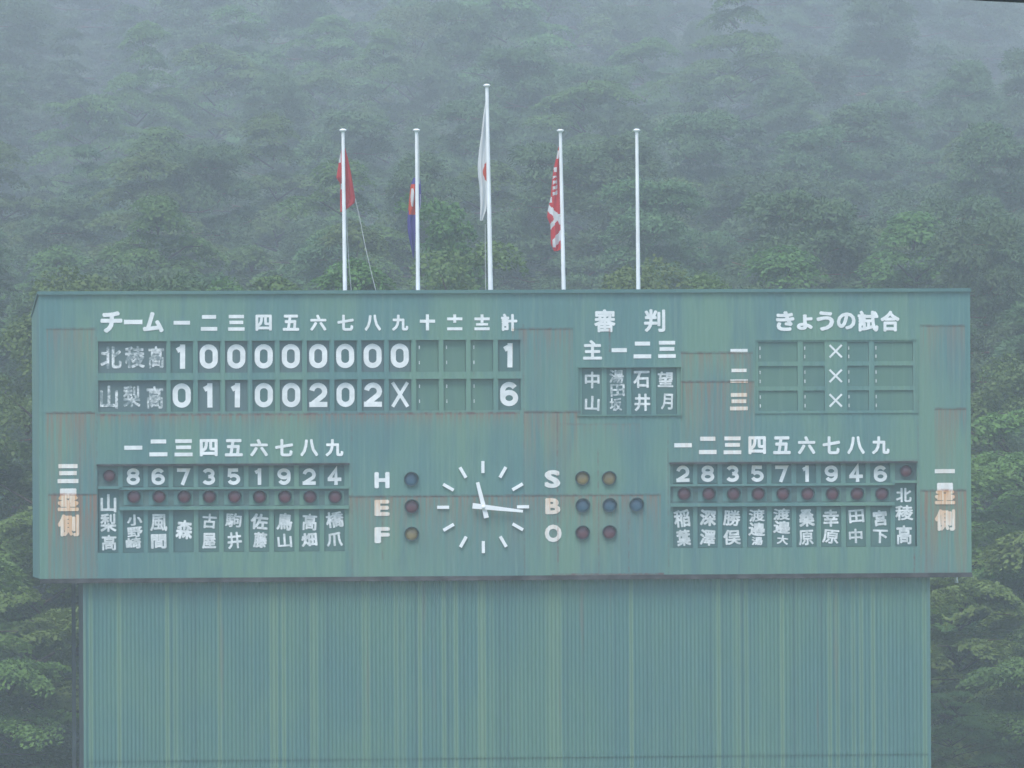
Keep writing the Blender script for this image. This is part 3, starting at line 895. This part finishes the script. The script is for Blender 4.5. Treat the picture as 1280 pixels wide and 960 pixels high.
poles = [flagpole(428.7, 162, 431.3, 'white flagpole holding the plain red flag'),
         flagpole(520.6, 162, 522.6, 'white flagpole holding the purple flag'),
         flagpole(608.6, 106, 613.4, 'tallest white flagpole, in the middle of the row', 3.1, 2.1),
         flagpole(700.4, 162.5, 704.8, 'white flagpole holding the red and white lettered flag'),
         flagpole(796, 162, 798, 'bare white flagpole with no flag')]
def rope(parent, pts):
    q = [at(*p) for p in pts]
    MB().tube(q, [.010] * len(q), 5).build('halyard', MAT['rope'], parent)
rope(poles[0], [(444, 248, PY + .1), (450, 275, PY + .1), (457, 310, PY + .1), (463.5, 338, PY + .1), (470.5, 366.5, PY + .1)])
rope(poles[0], [(433, 262, PY + .12), (434.5, 300, PY + .12), (436.5, 335, PY + .12), (439.5, 367, PY + .12)])
rope(poles[1], [(523, 168, PY - .07), (523.8, 195, PY - .08), (524, 230, PY - .09)])
rope(poles[2], [(606.5, 280, PY + .06), (606.6, 320, PY + .06), (607, 367, PY + .06)])

def flag_mat(name, c, rough=.85):
    m, nt, p = new_mat(name, rough, .1)
    geo = nt.node('ShaderNodeNewGeometry')
    f = nt.noise(geo.outputs['Position'], 6.0, 3.0)
    nt.put(p.inputs['Base Color'], nt.mix(f, tuple(q * .88 for q in c), c))
    tr = nt.node('ShaderNodeBsdfTranslucent'); tr.inputs[0].default_value = (*c, 1)
    mx = nt.node('ShaderNodeMixShader'); mx.inputs[0].default_value = .45
    out = [n for n in nt.n if n.type == 'OUTPUT_MATERIAL'][0]
    nt.l.new(p.outputs[0], mx.inputs[1]); nt.l.new(tr.outputs[0], mx.inputs[2]); nt.l.new(mx.outputs[0], out.inputs[0])
    return m
FM = dict(red=flag_mat('red_cloth', (.66, .045, .05)), purple=flag_mat('purple_cloth', (.11, .085, .33)), white=flag_mat('white_cloth', (.82, .82, .80)), scarlet=flag_mat('scarlet_cloth', (.72, .09, .04)))
def lerp_profile(pts, y):
    for (a, xa), (b, xb) in zip(pts, pts[1:]):
        if a <= y <= b: return xa + (xb - xa) * (y - a) / max(1e-6, b - a)
    return pts[0][1] if y < pts[0][0] else pts[-1][1]
def flag(label, left, right, mats, paint, yoff, folds=2.5, amp=.10, seed=0, bottom=None):
    """left/right: outline (pixel y -> pixel x) of the hanging cloth; folds run down it"""
    y0, y1 = left[0][0], left[-1][0]
    ns, nt_ = 56, 110
    vs, fs, mi = [], [], []
    b = (bottom or (lambda s: 0.0))
    for j in range(nt_ + 1):
        t = j / nt_
        for i in range(ns + 1):
            s = i / ns
            y = y0 + (y1 - y0) * t + b(s) * t
            yy = min(max(y, y0), y1)
            xl, xr = lerp_profile(left, yy), lerp_profile(right, yy)
            e = min(1.0, t * 4 + .15)
            dep = amp * e * math.sin(s * folds * 2 * math.pi + seed + 1.3 * t + .5 * math.sin(3 * t + seed)) + .03 * math.sin(9 * t + 7 * s + seed)
            ws = s + .05 * math.sin(s * folds * 4 * math.pi + seed + 2 * t) * math.sin(math.pi * s)
            q = at(xl + (xr - xl) * ws, y, yoff)
            vs.append((q.x, yoff + dep, q.z))
    n = ns + 1
    for j in range(nt_):
        for i in range(ns):
            fs.append((j * n + i, j * n + i + 1, (j + 1) * n + i + 1, (j + 1) * n + i))
            mi.append(paint(lerp_profile(left, y0 + (y1 - y0) * j / nt_) * (1 - i / ns) + lerp_profile(right, y0 + (y1 - y0) * j / nt_) * i / ns, y0 + (y1 - y0) * j / nt_, i / ns))
    me = bpy.data.meshes.new('flag')
    c = Vector(vs[ns // 2])
    me.from_pydata([tuple(Vector(v) - c) for v in vs], [], fs)
    for m in mats: me.materials.append(m)
    me.polygons.foreach_set('material_index', mi)
    me.polygons.foreach_set('use_smooth', [True] * len(fs))
    o = link('flag', me)
    o.location = c
    return tag(o, label, 'flag', 'flags hanging limp in the rain')
flag('plain red flag drooping behind its white pole',
     [(185, 427.5), (194, 425), (210, 422.5), (222, 420.6), (228, 424.5), (232, 425.5), (265, 425.5)], [(185, 431.5), (200, 435.5), (220, 439.5), (240, 443), (249, 444.3), (254, 443), (262, 433), (265, 430)],
     [FM['red'], FM['white']], lambda x, y, s: 1 if (x < 426.2 and 190 < y < 203) or (x < 428.5 and 229 < y < 236 and x > 425.8) else 0, PY + .22, 1.8, .09, .4)
flag('small purple flag with a red and white emblem folded around its pole',
     [(222, 517), (232, 513.5), (245, 512), (262, 510.5), (275, 509.3), (290, 510), (310, 514), (322, 516.5)], [(222, 525), (232, 526.2), (250, 526.5), (260, 525.6), (265, 522.5), (272, 520.5), (300, 519), (314, 518), (322, 517.3)],
     [FM['purple'], FM['scarlet'], FM['white']], lambda x, y, s: (2 if 235 < y < 258 and abs(x - 515.2) < 2.1 - abs(y - 246) * .09 else (1 if 230 < y < 268 and x < 519.5 and not (y > 262 and x < 511) else (2 if 242 < y < 262 and 524.4 < x < 525 else 0))), PY + .16, 1.6, .07, 1.2)
flag('white national flag with a sliver of red disc hanging on the tallest pole',
     [(125, 607), (145, 604), (168, 601.5), (190, 598.5), (208, 597.2), (222, 598), (232, 599.5), (255, 600.3), (276, 600)], [(125, 608.8), (160, 609.5), (200, 610.4), (240, 611), (262, 608), (276, 603)],
     [FM['white'], FM['scarlet']], lambda x, y, s: 1 if ((y - 214) / 12.5) ** 2 + ((x - 611) / 7.5) ** 2 < 1 else 0, PY + .14, 1.6, .06, 2.0)
def f4(x, y, s):
    Y = (y - 95) * 3.43; Xx = (x - 580) * 3.43
    dg = (Y + Xx * .7) % 24
    w = (abs(Xx - 402) < 4 and 315 < Y < 352) or (abs(Xx - 391) < 5 and 388 < Y < 412) or (428 < Y < 512 and 381 < Xx < 400 and (dg < 10 or (dg < 17 and Xx > 394) or (Xx < 386 and dg > 20))) \
        or (515 < Y < 540 and Xx < 378) or (550 < Y < 655 and abs(Y - (588 + 1.1 * (Xx - 385))) < 17) or (590 < Y < 655 and abs(Y - (612 - 1.6 * (Xx - 392))) < 15) or (660 < Y < 732 and Xx > 380 and abs(Y - (702 - 1.2 * (Xx - 396))) < 22)
    return 1 if w else 0
flag('red flag with white lettering hanging beside its pole',
     [(183, 698.3), (195, 696), (212, 692), (232, 689.5), (247, 688.3), (262, 685), (271, 684), (282, 688.5), (305, 688.8), (314, 692.5)], [(183, 700.5), (230, 701.8), (280, 703), (306, 703.2), (312, 700), (314, 696)],
     [FM['red'], FM['white']], f4, PY + .10, 1.5, .05, .8)

# ------------------------------------------------------------------ overhead cable near the camera
cb = []
for k in range(25):
    s = -1 + 2 * k / 24
    q = CAM + cf * 45 + cr * (9.0 + s * 16) + cu * (2.863 + 1.29 * s * s)
    cb.append(q)
o = MB().tube(cb, [.035] * len(cb), 8).build('overhead_cable', MAT['cable'])
tag(o, 'thick black overhead cable dipping into the top corner of the view', 'cable')

# ------------------------------------------------------------------ trees
def leaf_mat(name, c1, c2, trans=.35, hue=.10, lo=.80, span=.42):
    m = bpy.data.materials.new(name)
    m.use_nodes = True
    nt = NT(m.node_tree)
    nt.n.clear()
    geo = nt.node('ShaderNodeNewGeometry'); oi = nt.node('ShaderNodeObjectInfo')
    pn = nt.noise(geo.outputs['Position'], .55, 2.0)
    f = nt.math('ADD', nt.math('MULTIPLY', geo.outputs['Random Per Island'], .55), nt.math('MULTIPLY', pn, .45))
    c = nt.mix(f, c1, c2)
    hs = nt.node('ShaderNodeHueSaturation')
    nt.put(hs.inputs['Hue'], nt.math('ADD', .5 - hue * .25, nt.math('MULTIPLY', oi.outputs['Random'], hue * .5)))
    nt.put(hs.inputs['Value'], nt.math('ADD', lo, nt.math('MULTIPLY', oi.outputs['Random'], span)))
    nt.put(hs.inputs['Color'], c)
    d = nt.node('ShaderNodeBsdfPrincipled'); d.inputs['Roughness'].default_value = .55; d.inputs['Specular IOR Level'].default_value = .25
    nt.l.new(hs.outputs[0], d.inputs['Base Color'])
    t = nt.node('ShaderNodeBsdfTranslucent'); nt.l.new(hs.outputs[0], t.inputs[0])
    mx = nt.node('ShaderNodeMixShader'); mx.inputs[0].default_value = trans
    nt.l.new(d.outputs[0], mx.inputs[1]); nt.l.new(t.outputs[0], mx.inputs[2])
    out = nt.node('ShaderNodeOutputMaterial'); nt.l.new(mx.outputs[0], out.inputs[0])
    return m
LM = dict(broad=leaf_mat('broad_leaves', (.090, .160, .038), (.150, .245, .054), .36, .08, .88, .24), layer=leaf_mat('layered_leaves', (.060, .128, .030), (.115, .205, .05)), pine=leaf_mat('pine_needles', (.042, .098, .036), (.080, .145, .052), .2, .06),
          cedar=leaf_mat('cedar_sprays', (.034, .078, .030), (.064, .120, .044), .2, .06), bright=leaf_mat('young_leaves', (.078, .140, .036), (.115, .185, .052)), bush=leaf_mat('bush_leaves', (.06, .115, .025), (.12, .18, .04)),
          vine=leaf_mat('vine_leaves', (.06, .125, .03), (.095, .165, .04)))
BARK = plain('grey_brown_bark', (.075, .060, .048), .9, .1, .3, 4.0)
PBARK = plain('reddish_pine_bark', (.16, .075, .050), .9, .1, .3, 4.0)

def leaf_cloud(name, pads, nrng, mat, size=(.20, .13), up=.9, shell=.55, droop=.32, tilt=.16):
    """pads: (centre, (rx, ry, rz), count, outward direction): leaf faces spread through flattened clumps"""
    P, N, O = [], [], []
    for c, r, n, outw in pads:
        d = nrng.normal(size=(n, 3)); d /= np.linalg.norm(d, axis=1)[:, None]
        d[:, 2] = np.where(d[:, 2] < -.25, -d[:, 2], d[:, 2])
        rad = shell + (1 - shell) * nrng.random(n) ** .6
        rad *= 1 + .18 * np.sin(d[:, 0] * 5 + c[0] * 3) * np.sin(d[:, 1] * 6 + c[1] * 2)
        q = d * rad[:, None] * np.array(r)
        if r[0] != r[1]:
            an = math.atan2(outw[1], outw[0]); ca, sa = math.cos(an), math.sin(an)
            q[:, 0], q[:, 1] = q[:, 0] * ca - q[:, 1] * sa, q[:, 0] * sa + q[:, 1] * ca
        tl = nrng.normal(size=2) * tilt - np.array(outw[:2]) * .14
        q[:, 2] += q[:, 0] * tl[0] + q[:, 1] * tl[1]
        hr = (q[:, 0] ** 2 + q[:, 1] ** 2) / (r[0] * r[1] + 1e-6)
        q[:, 2] -= droop * r[0] * hr                                   # clump edges droop
        P.append(q + np.array(c))
        N.append(d * np.array([.6, .6, .3]) + np.array([0, 0, up]))
        o = d.copy(); o[:, 2] -= .35
        O.append(o + np.array(outw) * .5)
    P, N, O = np.concatenate(P), np.concatenate(N), np.concatenate(O)
    n = len(P)
    N += nrng.normal(size=(n, 3)) * .45
    N /= np.linalg.norm(N, axis=1)[:, None]
    O += nrng.normal(size=(n, 3)) * .5
    T = O - N * (O * N).sum(1)[:, None]; T /= np.linalg.norm(T, axis=1)[:, None] + 1e-9
    B = np.cross(N, T)
    k = (.65 + .7 * nrng.random(n))[:, None]
    L, W = size[0] * k, size[1] * k
    V = np.stack([P - T * L * .5, P + B * W * .5 - N * W * .12, P + T * L * .5, P - B * W * .5 - N * W * .12], 1).reshape(-1, 3)
    me = bpy.data.meshes.new(name)
    me.vertices.add(4 * n); me.vertices.foreach_set('co', V.astype(np.float32).ravel())
    me.loops.add(4 * n); me.loops.foreach_set('vertex_index', np.arange(4 * n, dtype=np.int32))
    me.polygons.add(n)
    me.polygons.foreach_set('loop_start', np.arange(0, 4 * n, 4, dtype=np.int32))
    me.polygons.foreach_set('loop_total', np.full(n, 4, dtype=np.int32))
    me.materials.append(mat)
    me.update(calc_edges=True)
    return me

def make_tree(kind, seed, HB=12.0):
    """-> (crown mesh, trunk mesh) about the origin, nominal height about 12 m"""
    rn = random.Random(seed); nr = np.random.default_rng(seed)
    tm = MB(); pads = []
    H = 12.0
    lean = (rn.uniform(-.5, .5), rn.uniform(-.4, .4))
    def trunk_at(z): return (lean[0] * (z / H) ** 1.5 + .15 * math.sin(z * .7 + seed), lean[1] * (z / H) ** 1.5 + .12 * math.sin(z * .5 + seed * 2), z)
    if kind == 'layer':
        tm.tube([trunk_at(z) for z in np.linspace(-.4, H * .93, 9)], [.20, .17, .15, .135, .12, .10, .08, .055, .02], 9)
        z = 1.0
        while z < H:
            f = z / H
            rmax = 3.7 * (math.sin(math.pi * min(1, .20 + .80 * f)) ** .65) * rn.uniform(.8, 1.1)
            nb = 5 if f < .75 else 4
            a0 = rn.uniform(0, 6.28)
            for b in range(nb):
                a = a0 + b * 6.28 / nb + rn.uniform(-.4, .4)
                ln = rmax * rn.uniform(.7, 1.12)
                zc = z + rn.uniform(-.6, .6)
                base = trunk_at(max(.5, zc - .5)); tip = (base[0] + math.cos(a) * ln, base[1] + math.sin(a) * ln, zc + .15)
                tm.tube([base, ((base[0] + tip[0]) / 2, (base[1] + tip[1]) / 2, (base[2] + tip[2]) / 2 + .25), tip], [.06 * (1.2 - f * .7), .04 * (1.2 - f * .7), .012], 5)
                for s in (.42, .70, .98):
                    if rn.random() < .10: continue
                    off = rn.uniform(-.45, .45) * s
                    c = (base[0] + math.cos(a + off * .6) * ln * s, base[1] + math.sin(a + off * .6) * ln * s, zc + .25 * s - .45 * s * s + rn.uniform(-.15, .25))
                    r = rn.uniform(.65, 1.15) * (.8 + .35 * (1 - f))
                    pads.append((c, (r, r, r * .24), int(820 * r * r) + 100, (math.cos(a), math.sin(a), 0)))
            z += rn.uniform(1.15, 1.6)
        return leaf_cloud('crown', pads, nr, LM['layer'], (.12, .07)), tm.mesh('trunk', BARK)
    if kind == 'broad':
        H = HB
        tm.tube([trunk_at(z) for z in np.linspace(-.4, H * .92, 8)], [.17, .15, .13, .11, .09, .07, .05, .02], 9)
        z = .7
        while z < H:
            f = z / H
            rmax = (1.2 + 2.5 * (1 - f) ** .6) * rn.uniform(.9, 1.15)
            nb = rn.choice((4, 5, 5)); a0 = rn.uniform(0, 6.28)
            for b in range(nb):
                a = a0 + b * 6.28 / nb + rn.uniform(-.5, .5); ln = rmax * rn.uniform(.6, 1.15)
                zc = z + rn.uniform(-.3, .3)
                base = trunk_at(max(.2, zc - .6))
                P0, tip = Vector(base), Vector((base[0] + math.cos(a) * ln, base[1] + math.sin(a) * ln, zc + .1))
                tm.tube([P0, P0.lerp(tip, .5) + Vector((0, 0, .3)), tip], [.05, .03, .010], 5)
                for k in range(rn.choice((4, 5, 6))):
                    s_ = rn.uniform(.35, 1.05); off = rn.uniform(-.55, .55)
                    c = (base[0] + math.cos(a + off) * ln * s_, base[1] + math.sin(a + off) * ln * s_, zc + .3 * s_ - .45 * s_ * s_ + rn.uniform(-.10, .10))
                    r = rn.uniform(.45, .95)
                    pads.append((c, (r * rn.uniform(1.1, 1.6), r * .85, r * rn.uniform(.16, .26)), int(560 * r * r) + 60, (math.cos(a), math.sin(a), -.15)))
            z += rn.uniform(1.45, 2.0)
        return leaf_cloud('crown', pads, nr, LM['broad'], (.15, .09), 1.0, .4, .22, .08), tm.mesh('trunk', BARK)
    if kind == 'bright':
        tm.tube([trunk_at(z) for z in np.linspace(-.4, H * .85, 8)], [.18, .15, .13, .11, .09, .07, .05, .02], 8)
        for i in range(60):
            f = rn.uniform(.25, 1.0); a = rn.uniform(0, 6.28)
            rr = 3.1 * (math.sin(math.pi * min(1, .15 + .82 * f)) ** .6) * math.sqrt(rn.uniform(.15, 1))
            b = trunk_at(f * H * .92); c = (b[0] + math.cos(a) * rr, b[1] + math.sin(a) * rr, f * H + rn.uniform(-.3, .3))
            r = rn.uniform(.55, 1.0)
            pads.append((c, (r, r, r * .6), int(640 * r * r) + 80, (math.cos(a), math.sin(a), .3)))
            if i % 3 == 0: tm.tube([trunk_at(max(1, c[2] - 1.5)), c], [.05, .012], 5)
        return leaf_cloud('crown', pads, nr, LM['bright'], (.12, .075), .6), tm.mesh('trunk', BARK)
    if kind == 'pine':
        tm.tube([trunk_at(z) for z in np.linspace(-.4, H * .95, 9)], [.24, .21, .19, .17, .145, .12, .09, .06, .025], 9)
        z = 2.6
        while z < H:
            f = z / H
            rmax = (3.6 * (1.05 - f) ** .55 + .3) * rn.uniform(.7, 1.1)
            for b in range(rn.choice((3, 4, 4, 5))):
                a = rn.uniform(0, 6.28); ln = rmax * rn.uniform(.6, 1.1)
                base = trunk_at(z); tip = (base[0] + math.cos(a) * ln, base[1] + math.sin(a) * ln, z + .25 * ln * rn.uniform(.2, 1))
                tm.tube([base, ((base[0] + tip[0]) / 2, (base[1] + tip[1]) / 2, (base[2] + tip[2]) / 2 - .12), tip], [.065 * (1.2 - f), .045 * (1.2 - f), .012], 5)
                for k in range(4):
                    s = rn.uniform(.45, 1.05); off = rn.uniform(-.5, .5)
                    c = (base[0] + math.cos(a + off) * ln * s, base[1] + math.sin(a + off) * ln * s, base[2] + (tip[2] - base[2]) * s + rn.uniform(-.1, .4))
                    r = rn.uniform(.42, .85)
                    pads.append((c, (r, r, r * .48), int(750 * r * r) + 80, (math.cos(a), math.sin(a), .5)))
            z += rn.uniform(.65, 1.05)
        return leaf_cloud('crown', pads, nr, LM['pine'], (.17, .045), .35, .35), tm.mesh('trunk', PBARK)
    if kind == 'cedar':
        tm.tube([trunk_at(z) for z in np.linspace(-.4, H * .98, 8)], [.24, .21, .18, .15, .12, .09, .05, .015], 9)
        z = 1.0
        while z < H:
            f = z / H
            rmax = 2.7 * (1.03 - f) ** .75 * rn.uniform(.85, 1.1)
            nb = 6 if f < .7 else 4
            a0 = rn.uniform(0, 6.28)
            for b in range(nb):
                a = a0 + b * 6.28 / nb + rn.uniform(-.3, .3); ln = rmax * rn.uniform(.8, 1.1)
                base = trunk_at(z)
                tm.tube([base, (base[0] + math.cos(a) * ln, base[1] + math.sin(a) * ln, z - .25 * ln)], [.035, .01], 4)
                for s in (.35, .65, .95):
                    r = rn.uniform(.40, .62) * (1.15 - f * .5)
                    c = (base[0] + math.cos(a) * ln * s, base[1] + math.sin(a) * ln * s, z - .30 * ln * s * s + rn.uniform(-.1, .1))
                    pads.append((c, (r, r, r * .42), int(480 * r * r) + 50, (math.cos(a), math.sin(a), -.4)))
            z += rn.uniform(.5, .75)
        return leaf_cloud('crown', pads, nr, LM['cedar'], (.19, .055), .45, .4), tm.mesh('trunk', BARK)
    if kind == 'bush':
        for k in range(5):
            a = rn.uniform(0, 6.28)
            tm.tube([(0, 0, -.3), (math.cos(a) * .4, math.sin(a) * .4, 1.2), (math.cos(a) * .9, math.sin(a) * .9, 2.6)], [.05, .035, .01], 5)
        for i in range(34):
            a = rn.uniform(0, 6.28); f = rn.uniform(.1, 1); rr = 1.5 * math.sin(math.pi * min(1, .25 + .72 * f)) * math.sqrt(rn.random())
            r = rn.uniform(.35, .65)
            pads.append(((math.cos(a) * rr, math.sin(a) * rr, .3 + f * 3.0), (r, r, r * .5), int(420 * r * r) + 60, (math.cos(a), math.sin(a), .2)))
        return leaf_cloud('crown', pads, nr, LM['bush'], (.15, .09), .6), tm.mesh('trunk', BARK)
    if kind == 'vine':
        tm.tube([trunk_at(z) for z in np.linspace(-.4, H, 8)], [.2, .18, .16, .14, .12, .1, .08, .04], 9)
        for i in range(110):
            z = rn.uniform(.5, H); b = trunk_at(z); a = rn.uniform(0, 6.28); rr = rn.uniform(.1, .75) * (1 + .5 * math.sin(z * 1.7 + seed))
            r = rn.uniform(.28, .5)
            pads.append(((b[0] + math.cos(a) * rr, b[1] + math.sin(a) * rr, z), (r, r, r * .9), int(520 * r * r) + 60, (0, 0, -.6)))
        return leaf_cloud('crown', pads, nr, LM['vine'], (.105, .08), .2), tm.mesh('trunk', BARK)

BROAD_H = (4.0, 6.0, 8.5, 11.0)
VARIANTS = {'broad': 4, 'layer': 4, 'pine': 4, 'cedar': 3, 'bright': 3, 'bush': 2, 'vine': 1}
PROTO = {(k, i): make_tree(k, 11 + 7 * i + sum(map(ord, k)), BROAD_H[i]) for k, n in VARIANTS.items() for i in range(n)}
NAME = {'broad': 'leafy_tree', 'layer': 'layered_tree', 'pine': 'pine_tree', 'cedar': 'cedar_tree', 'bright': 'young_tree', 'bush': 'bush', 'vine': 'vine_covered_tree'}
LOOK = {'broad': 'leafy tree', 'layer': 'layered leafy tree', 'pine': 'dim grey green pine', 'cedar': 'dark narrow conifer', 'bright': 'pale yellow green tree', 'bush': 'bright low bush', 'vine': 'vine wrapped tree'}
trees = []
def tree(kind, xpix, Y, height, var=0, width=1.0, rot=None, label=None):
    x = at(xpix, 400, Y).x
    z = float(hill_h(np.array(x), np.array(Y))) if Y > 12 else 0.0
    trees.append(dict(kind=kind, x=x, y=Y, z=z, h=height, var=var % VARIANTS[kind], w=width, rot=rot if rot is not None else (xpix * .37 + Y * 1.3) % 6.28, label=label))
tr = random.Random(23)
# near trees at the ends of the board, low ones in front, taller ones stepping back
NEAR3 = 'past the third base end'
NEAR1 = 'past the first base end'
for k, xp, Y, hh, v, w, lab in (
    ('broad', 5, 6.6, 3.4, 0, 1.0, f'lowest leafy tree in front, {NEAR3}'), ('broad', 82, 9.5, 4.6, 0, 1.0, f'low leafy tree just behind the steel post, {NEAR3}'),
    ('broad', -50, 10.0, 6.2, 1, 1.0, f'middling leafy tree cut by the edge of the view, {NEAR3}'), ('broad', 45, 14.5, 7.4, 2, 1.0, f'leafy tree rising behind the low ones, {NEAR3}'),
    ('broad', -35, 19, 9.6, 2, 1.1, f'tall leafy tree at the edge of the view, {NEAR3}'), ('broad', 25, 25, 12.0, 3, 1.1, 'leafy tree behind the third base end of the board'),
    ('bright', 1185, 6.0, 2.5, 1, 2.2, 'small pale tree touching the corrugated tower near the ground'), ('broad', 1275, 7.0, 3.2, 0, 1.0, f'lowest leafy tree in front, {NEAR1}'),
    ('bright', 1305, 8.4, 4.4, 0, 1.6, f'small yellowish tree at the edge of the view, {NEAR1}'), ('broad', 1200, 11, 5.3, 1, 1.0, f'middling leafy tree close to the tower, {NEAR1}'),
    ('broad', 1320, 13.5, 6.6, 1, 1.1, f'leafy tree cut by the edge of the view, {NEAR1}'), ('broad', 1195, 17, 8.3, 2, 1.1, 'spreading tree showing right under the first base corner of the board'),
    ('broad', 1280, 21, 10.2, 3, 1.0, 'leafy tree level with the first base lettering, outside the board'), ('broad', 1335, 25, 12.2, 3, 1.1, 'leafy tree behind the first base end of the board'),
    ('bright', 1262, 28, 12.4, 2, 1.0, 'pale tree outside the upper first base corner of the board')):
    tree(k, xp, Y, hh, v, w, label=lab)
# bushes and pale crowns just clearing the top of the board
for xp, k, hh, v, lab in ((283, 'bright', 13.5, 0, 'pale tree top peeping over the board behind the third inning numeral'), (590, 'bright', 14.2, 1, 'bright tree top peeping over the board behind the tallest flagpole'),
                     (672, 'layer', 13.3, 1, None), (812, 'bright', 13.5, 2, 'bright tree top at the foot of the bare flagpole'), (868, 'bright', 13.4, 0, 'pale yellow tree top just clear of the bare flagpole'), (335, 'layer', 13.6, 2, None),
                     (470, 'layer', 13.5, 0, None), (180, 'pine', 13.6, 0, None), (90, 'bright', 13.8, 2, None), (990, 'pine', 13.4, 1, None), (1090, 'cedar', 13.6, 0, None)):
    tree(k, xp, 19 + tr.uniform(-1, 2), hh, v, 1.0, label=lab)
tree('vine', 573, 34, 15.6, 0, 1.1, label='slender vine wrapped tree between the purple flag and the tallest pole')
# rows up the hillside
ROWS = [(29, 11.5, 12.8), (41, 11.5, 13.5), (55, 11.5, 13.5), (71, 12, 14), (89, 12, 14.5), (109, 12, 15), (131, 12.5, 15.5), (155, 13, 16), (182, 13.5, 17), (211, 14, 17.5), (243, 14.5, 18), (278, 15, 19), (316, 15, 20), (352, 18, 22), (385, 20, 24)]
for ri, (Y, h0, h1) in enumerate(ROWS):
    step = 116 - ri
    xp = -70 + (ri % 2) * 60
    while xp < 1370:
        q = xp + tr.uniform(-28, 28)
        u = tr.random()
        if q > 850: k = 'pine' if u < .66 else 'cedar' if u < .85 else 'layer'
        elif q > 640: k = 'bright' if u < .30 and ri > 1 else 'layer' if u < .60 else 'pine'
        elif q > 230: k = 'bright' if u < .20 else 'layer' if u < .60 else 'pine' if u < .85 else 'cedar'
        else: k = 'cedar' if u < .30 else 'pine' if u < .65 else 'layer'
        YY = 20 + 1.05 * Y + .0006 * Y * Y + tr.uniform(-5, 5)
        tree(k, q, YY, ((145 + YY) / (145 + Y)) ** .7 * tr.uniform(h0 - 1.2, h1 + .8), tr.randrange(4), tr.uniform(.95, 1.3))
        xp += step

BAND = ['low on the slope', 'lower slope', 'mid slope', 'upper slope', 'high in the fog', 'at the top edge']
MARKS = [(-200, 'outside the third base end'), (45, 'above the third base corner'), (125, 'above the team heading'), (215, 'above the first innings'), (315, 'above the fourth inning'), (400, 'near the red flag'), (475, 'between red and purple flags'), (520, 'near the purple flag'),
         (570, 'near the tallest pole'), (640, 'above the total column'), (690, 'near the lettered flag'), (745, 'above the umpires heading'), (797, 'near the bare flagpole'), (855, 'just past the bare flagpole'), (920, 'above the games list numerals'), (1000, 'above the games heading'), (1070, 'past the games heading'),
         (1150, 'above the first base lettering'), (1215, 'above the first base corner'), (1262, 'outside the first base end')]
used = {}
def in_view(t):
    tx, ty = px((t['x'], t['y'], t['z'] + t['h'] * 1.05))
    return not (ty > 366 and 130 < tx < 1120)          # nothing of these would show above the board
trees = [t for t in trees if in_view(t)]
for t in trees:
    if not t['label']:
        tx, ty = px((t['x'], t['y'], t['z'] + t['h'] * .9))
        mk = [m for x0, m in MARKS if tx >= x0][-1] if tx >= -200 else MARKS[0][1]
        b = BAND[0 if ty > 330 else 1 if ty > 250 else 2 if ty > 170 else 3 if ty > 95 else 4 if ty > 30 else 5]
        t['label'] = f"{LOOK[t['kind']]} {b}, {mk}"
    n = used.get(t['label'], 0)
    used[t['label']] = n + 1
    if n: t['label'] = t['label'].replace(LOOK[t['kind']], ['further', 'farther back', 'deepest'][min(n - 1, 2)] + ' ' + LOOK[t['kind']])
    cme, tme = PROTO[(t['kind'], t['var'])]
    o = empty(NAME[t['kind']], (t['x'], t['y'], t['z']), t['label'], 'bush' if t['kind'] == 'bush' else 'tree', 'trees on the misty hillside behind the board')
    s = t['h'] / {'bush': 3.5, 'broad': BROAD_H[t['var']]}.get(t['kind'], 12.0)
    o.scale = (s * t['w'], s * t['w'], s)
    o.rotation_euler = (0, 0, t['rot'])
    for nm, me in (('crown', cme), ('trunk', tme)):
        c = bpy.data.objects.new(nm, me); COL.objects.link(c); c.parent = o

# undergrowth covering the slope between the trees
nr = np.random.default_rng(9)
pads = []
for i in range(900):
    yy = 13 + 400 * nr.random() ** 1.7; xx = (nr.random() - .5) * (50 + yy * .3) + yy * .07
    zz = float(hill_h(np.array(xx), np.array(yy)))
    r = .6 + .7 * nr.random()
    pads.append(((xx, yy, zz + .25 + .5 * nr.random()), (r, r, r * .55), int(45 * r * r) + 18, (0, 0, .3)))
o = link('undergrowth', leaf_cloud('undergrowth', pads, nr, LM['bush'], (.30, .17), .6))
tag(o, 'mixed green undergrowth covering the slope below the trees', kind='stuff')
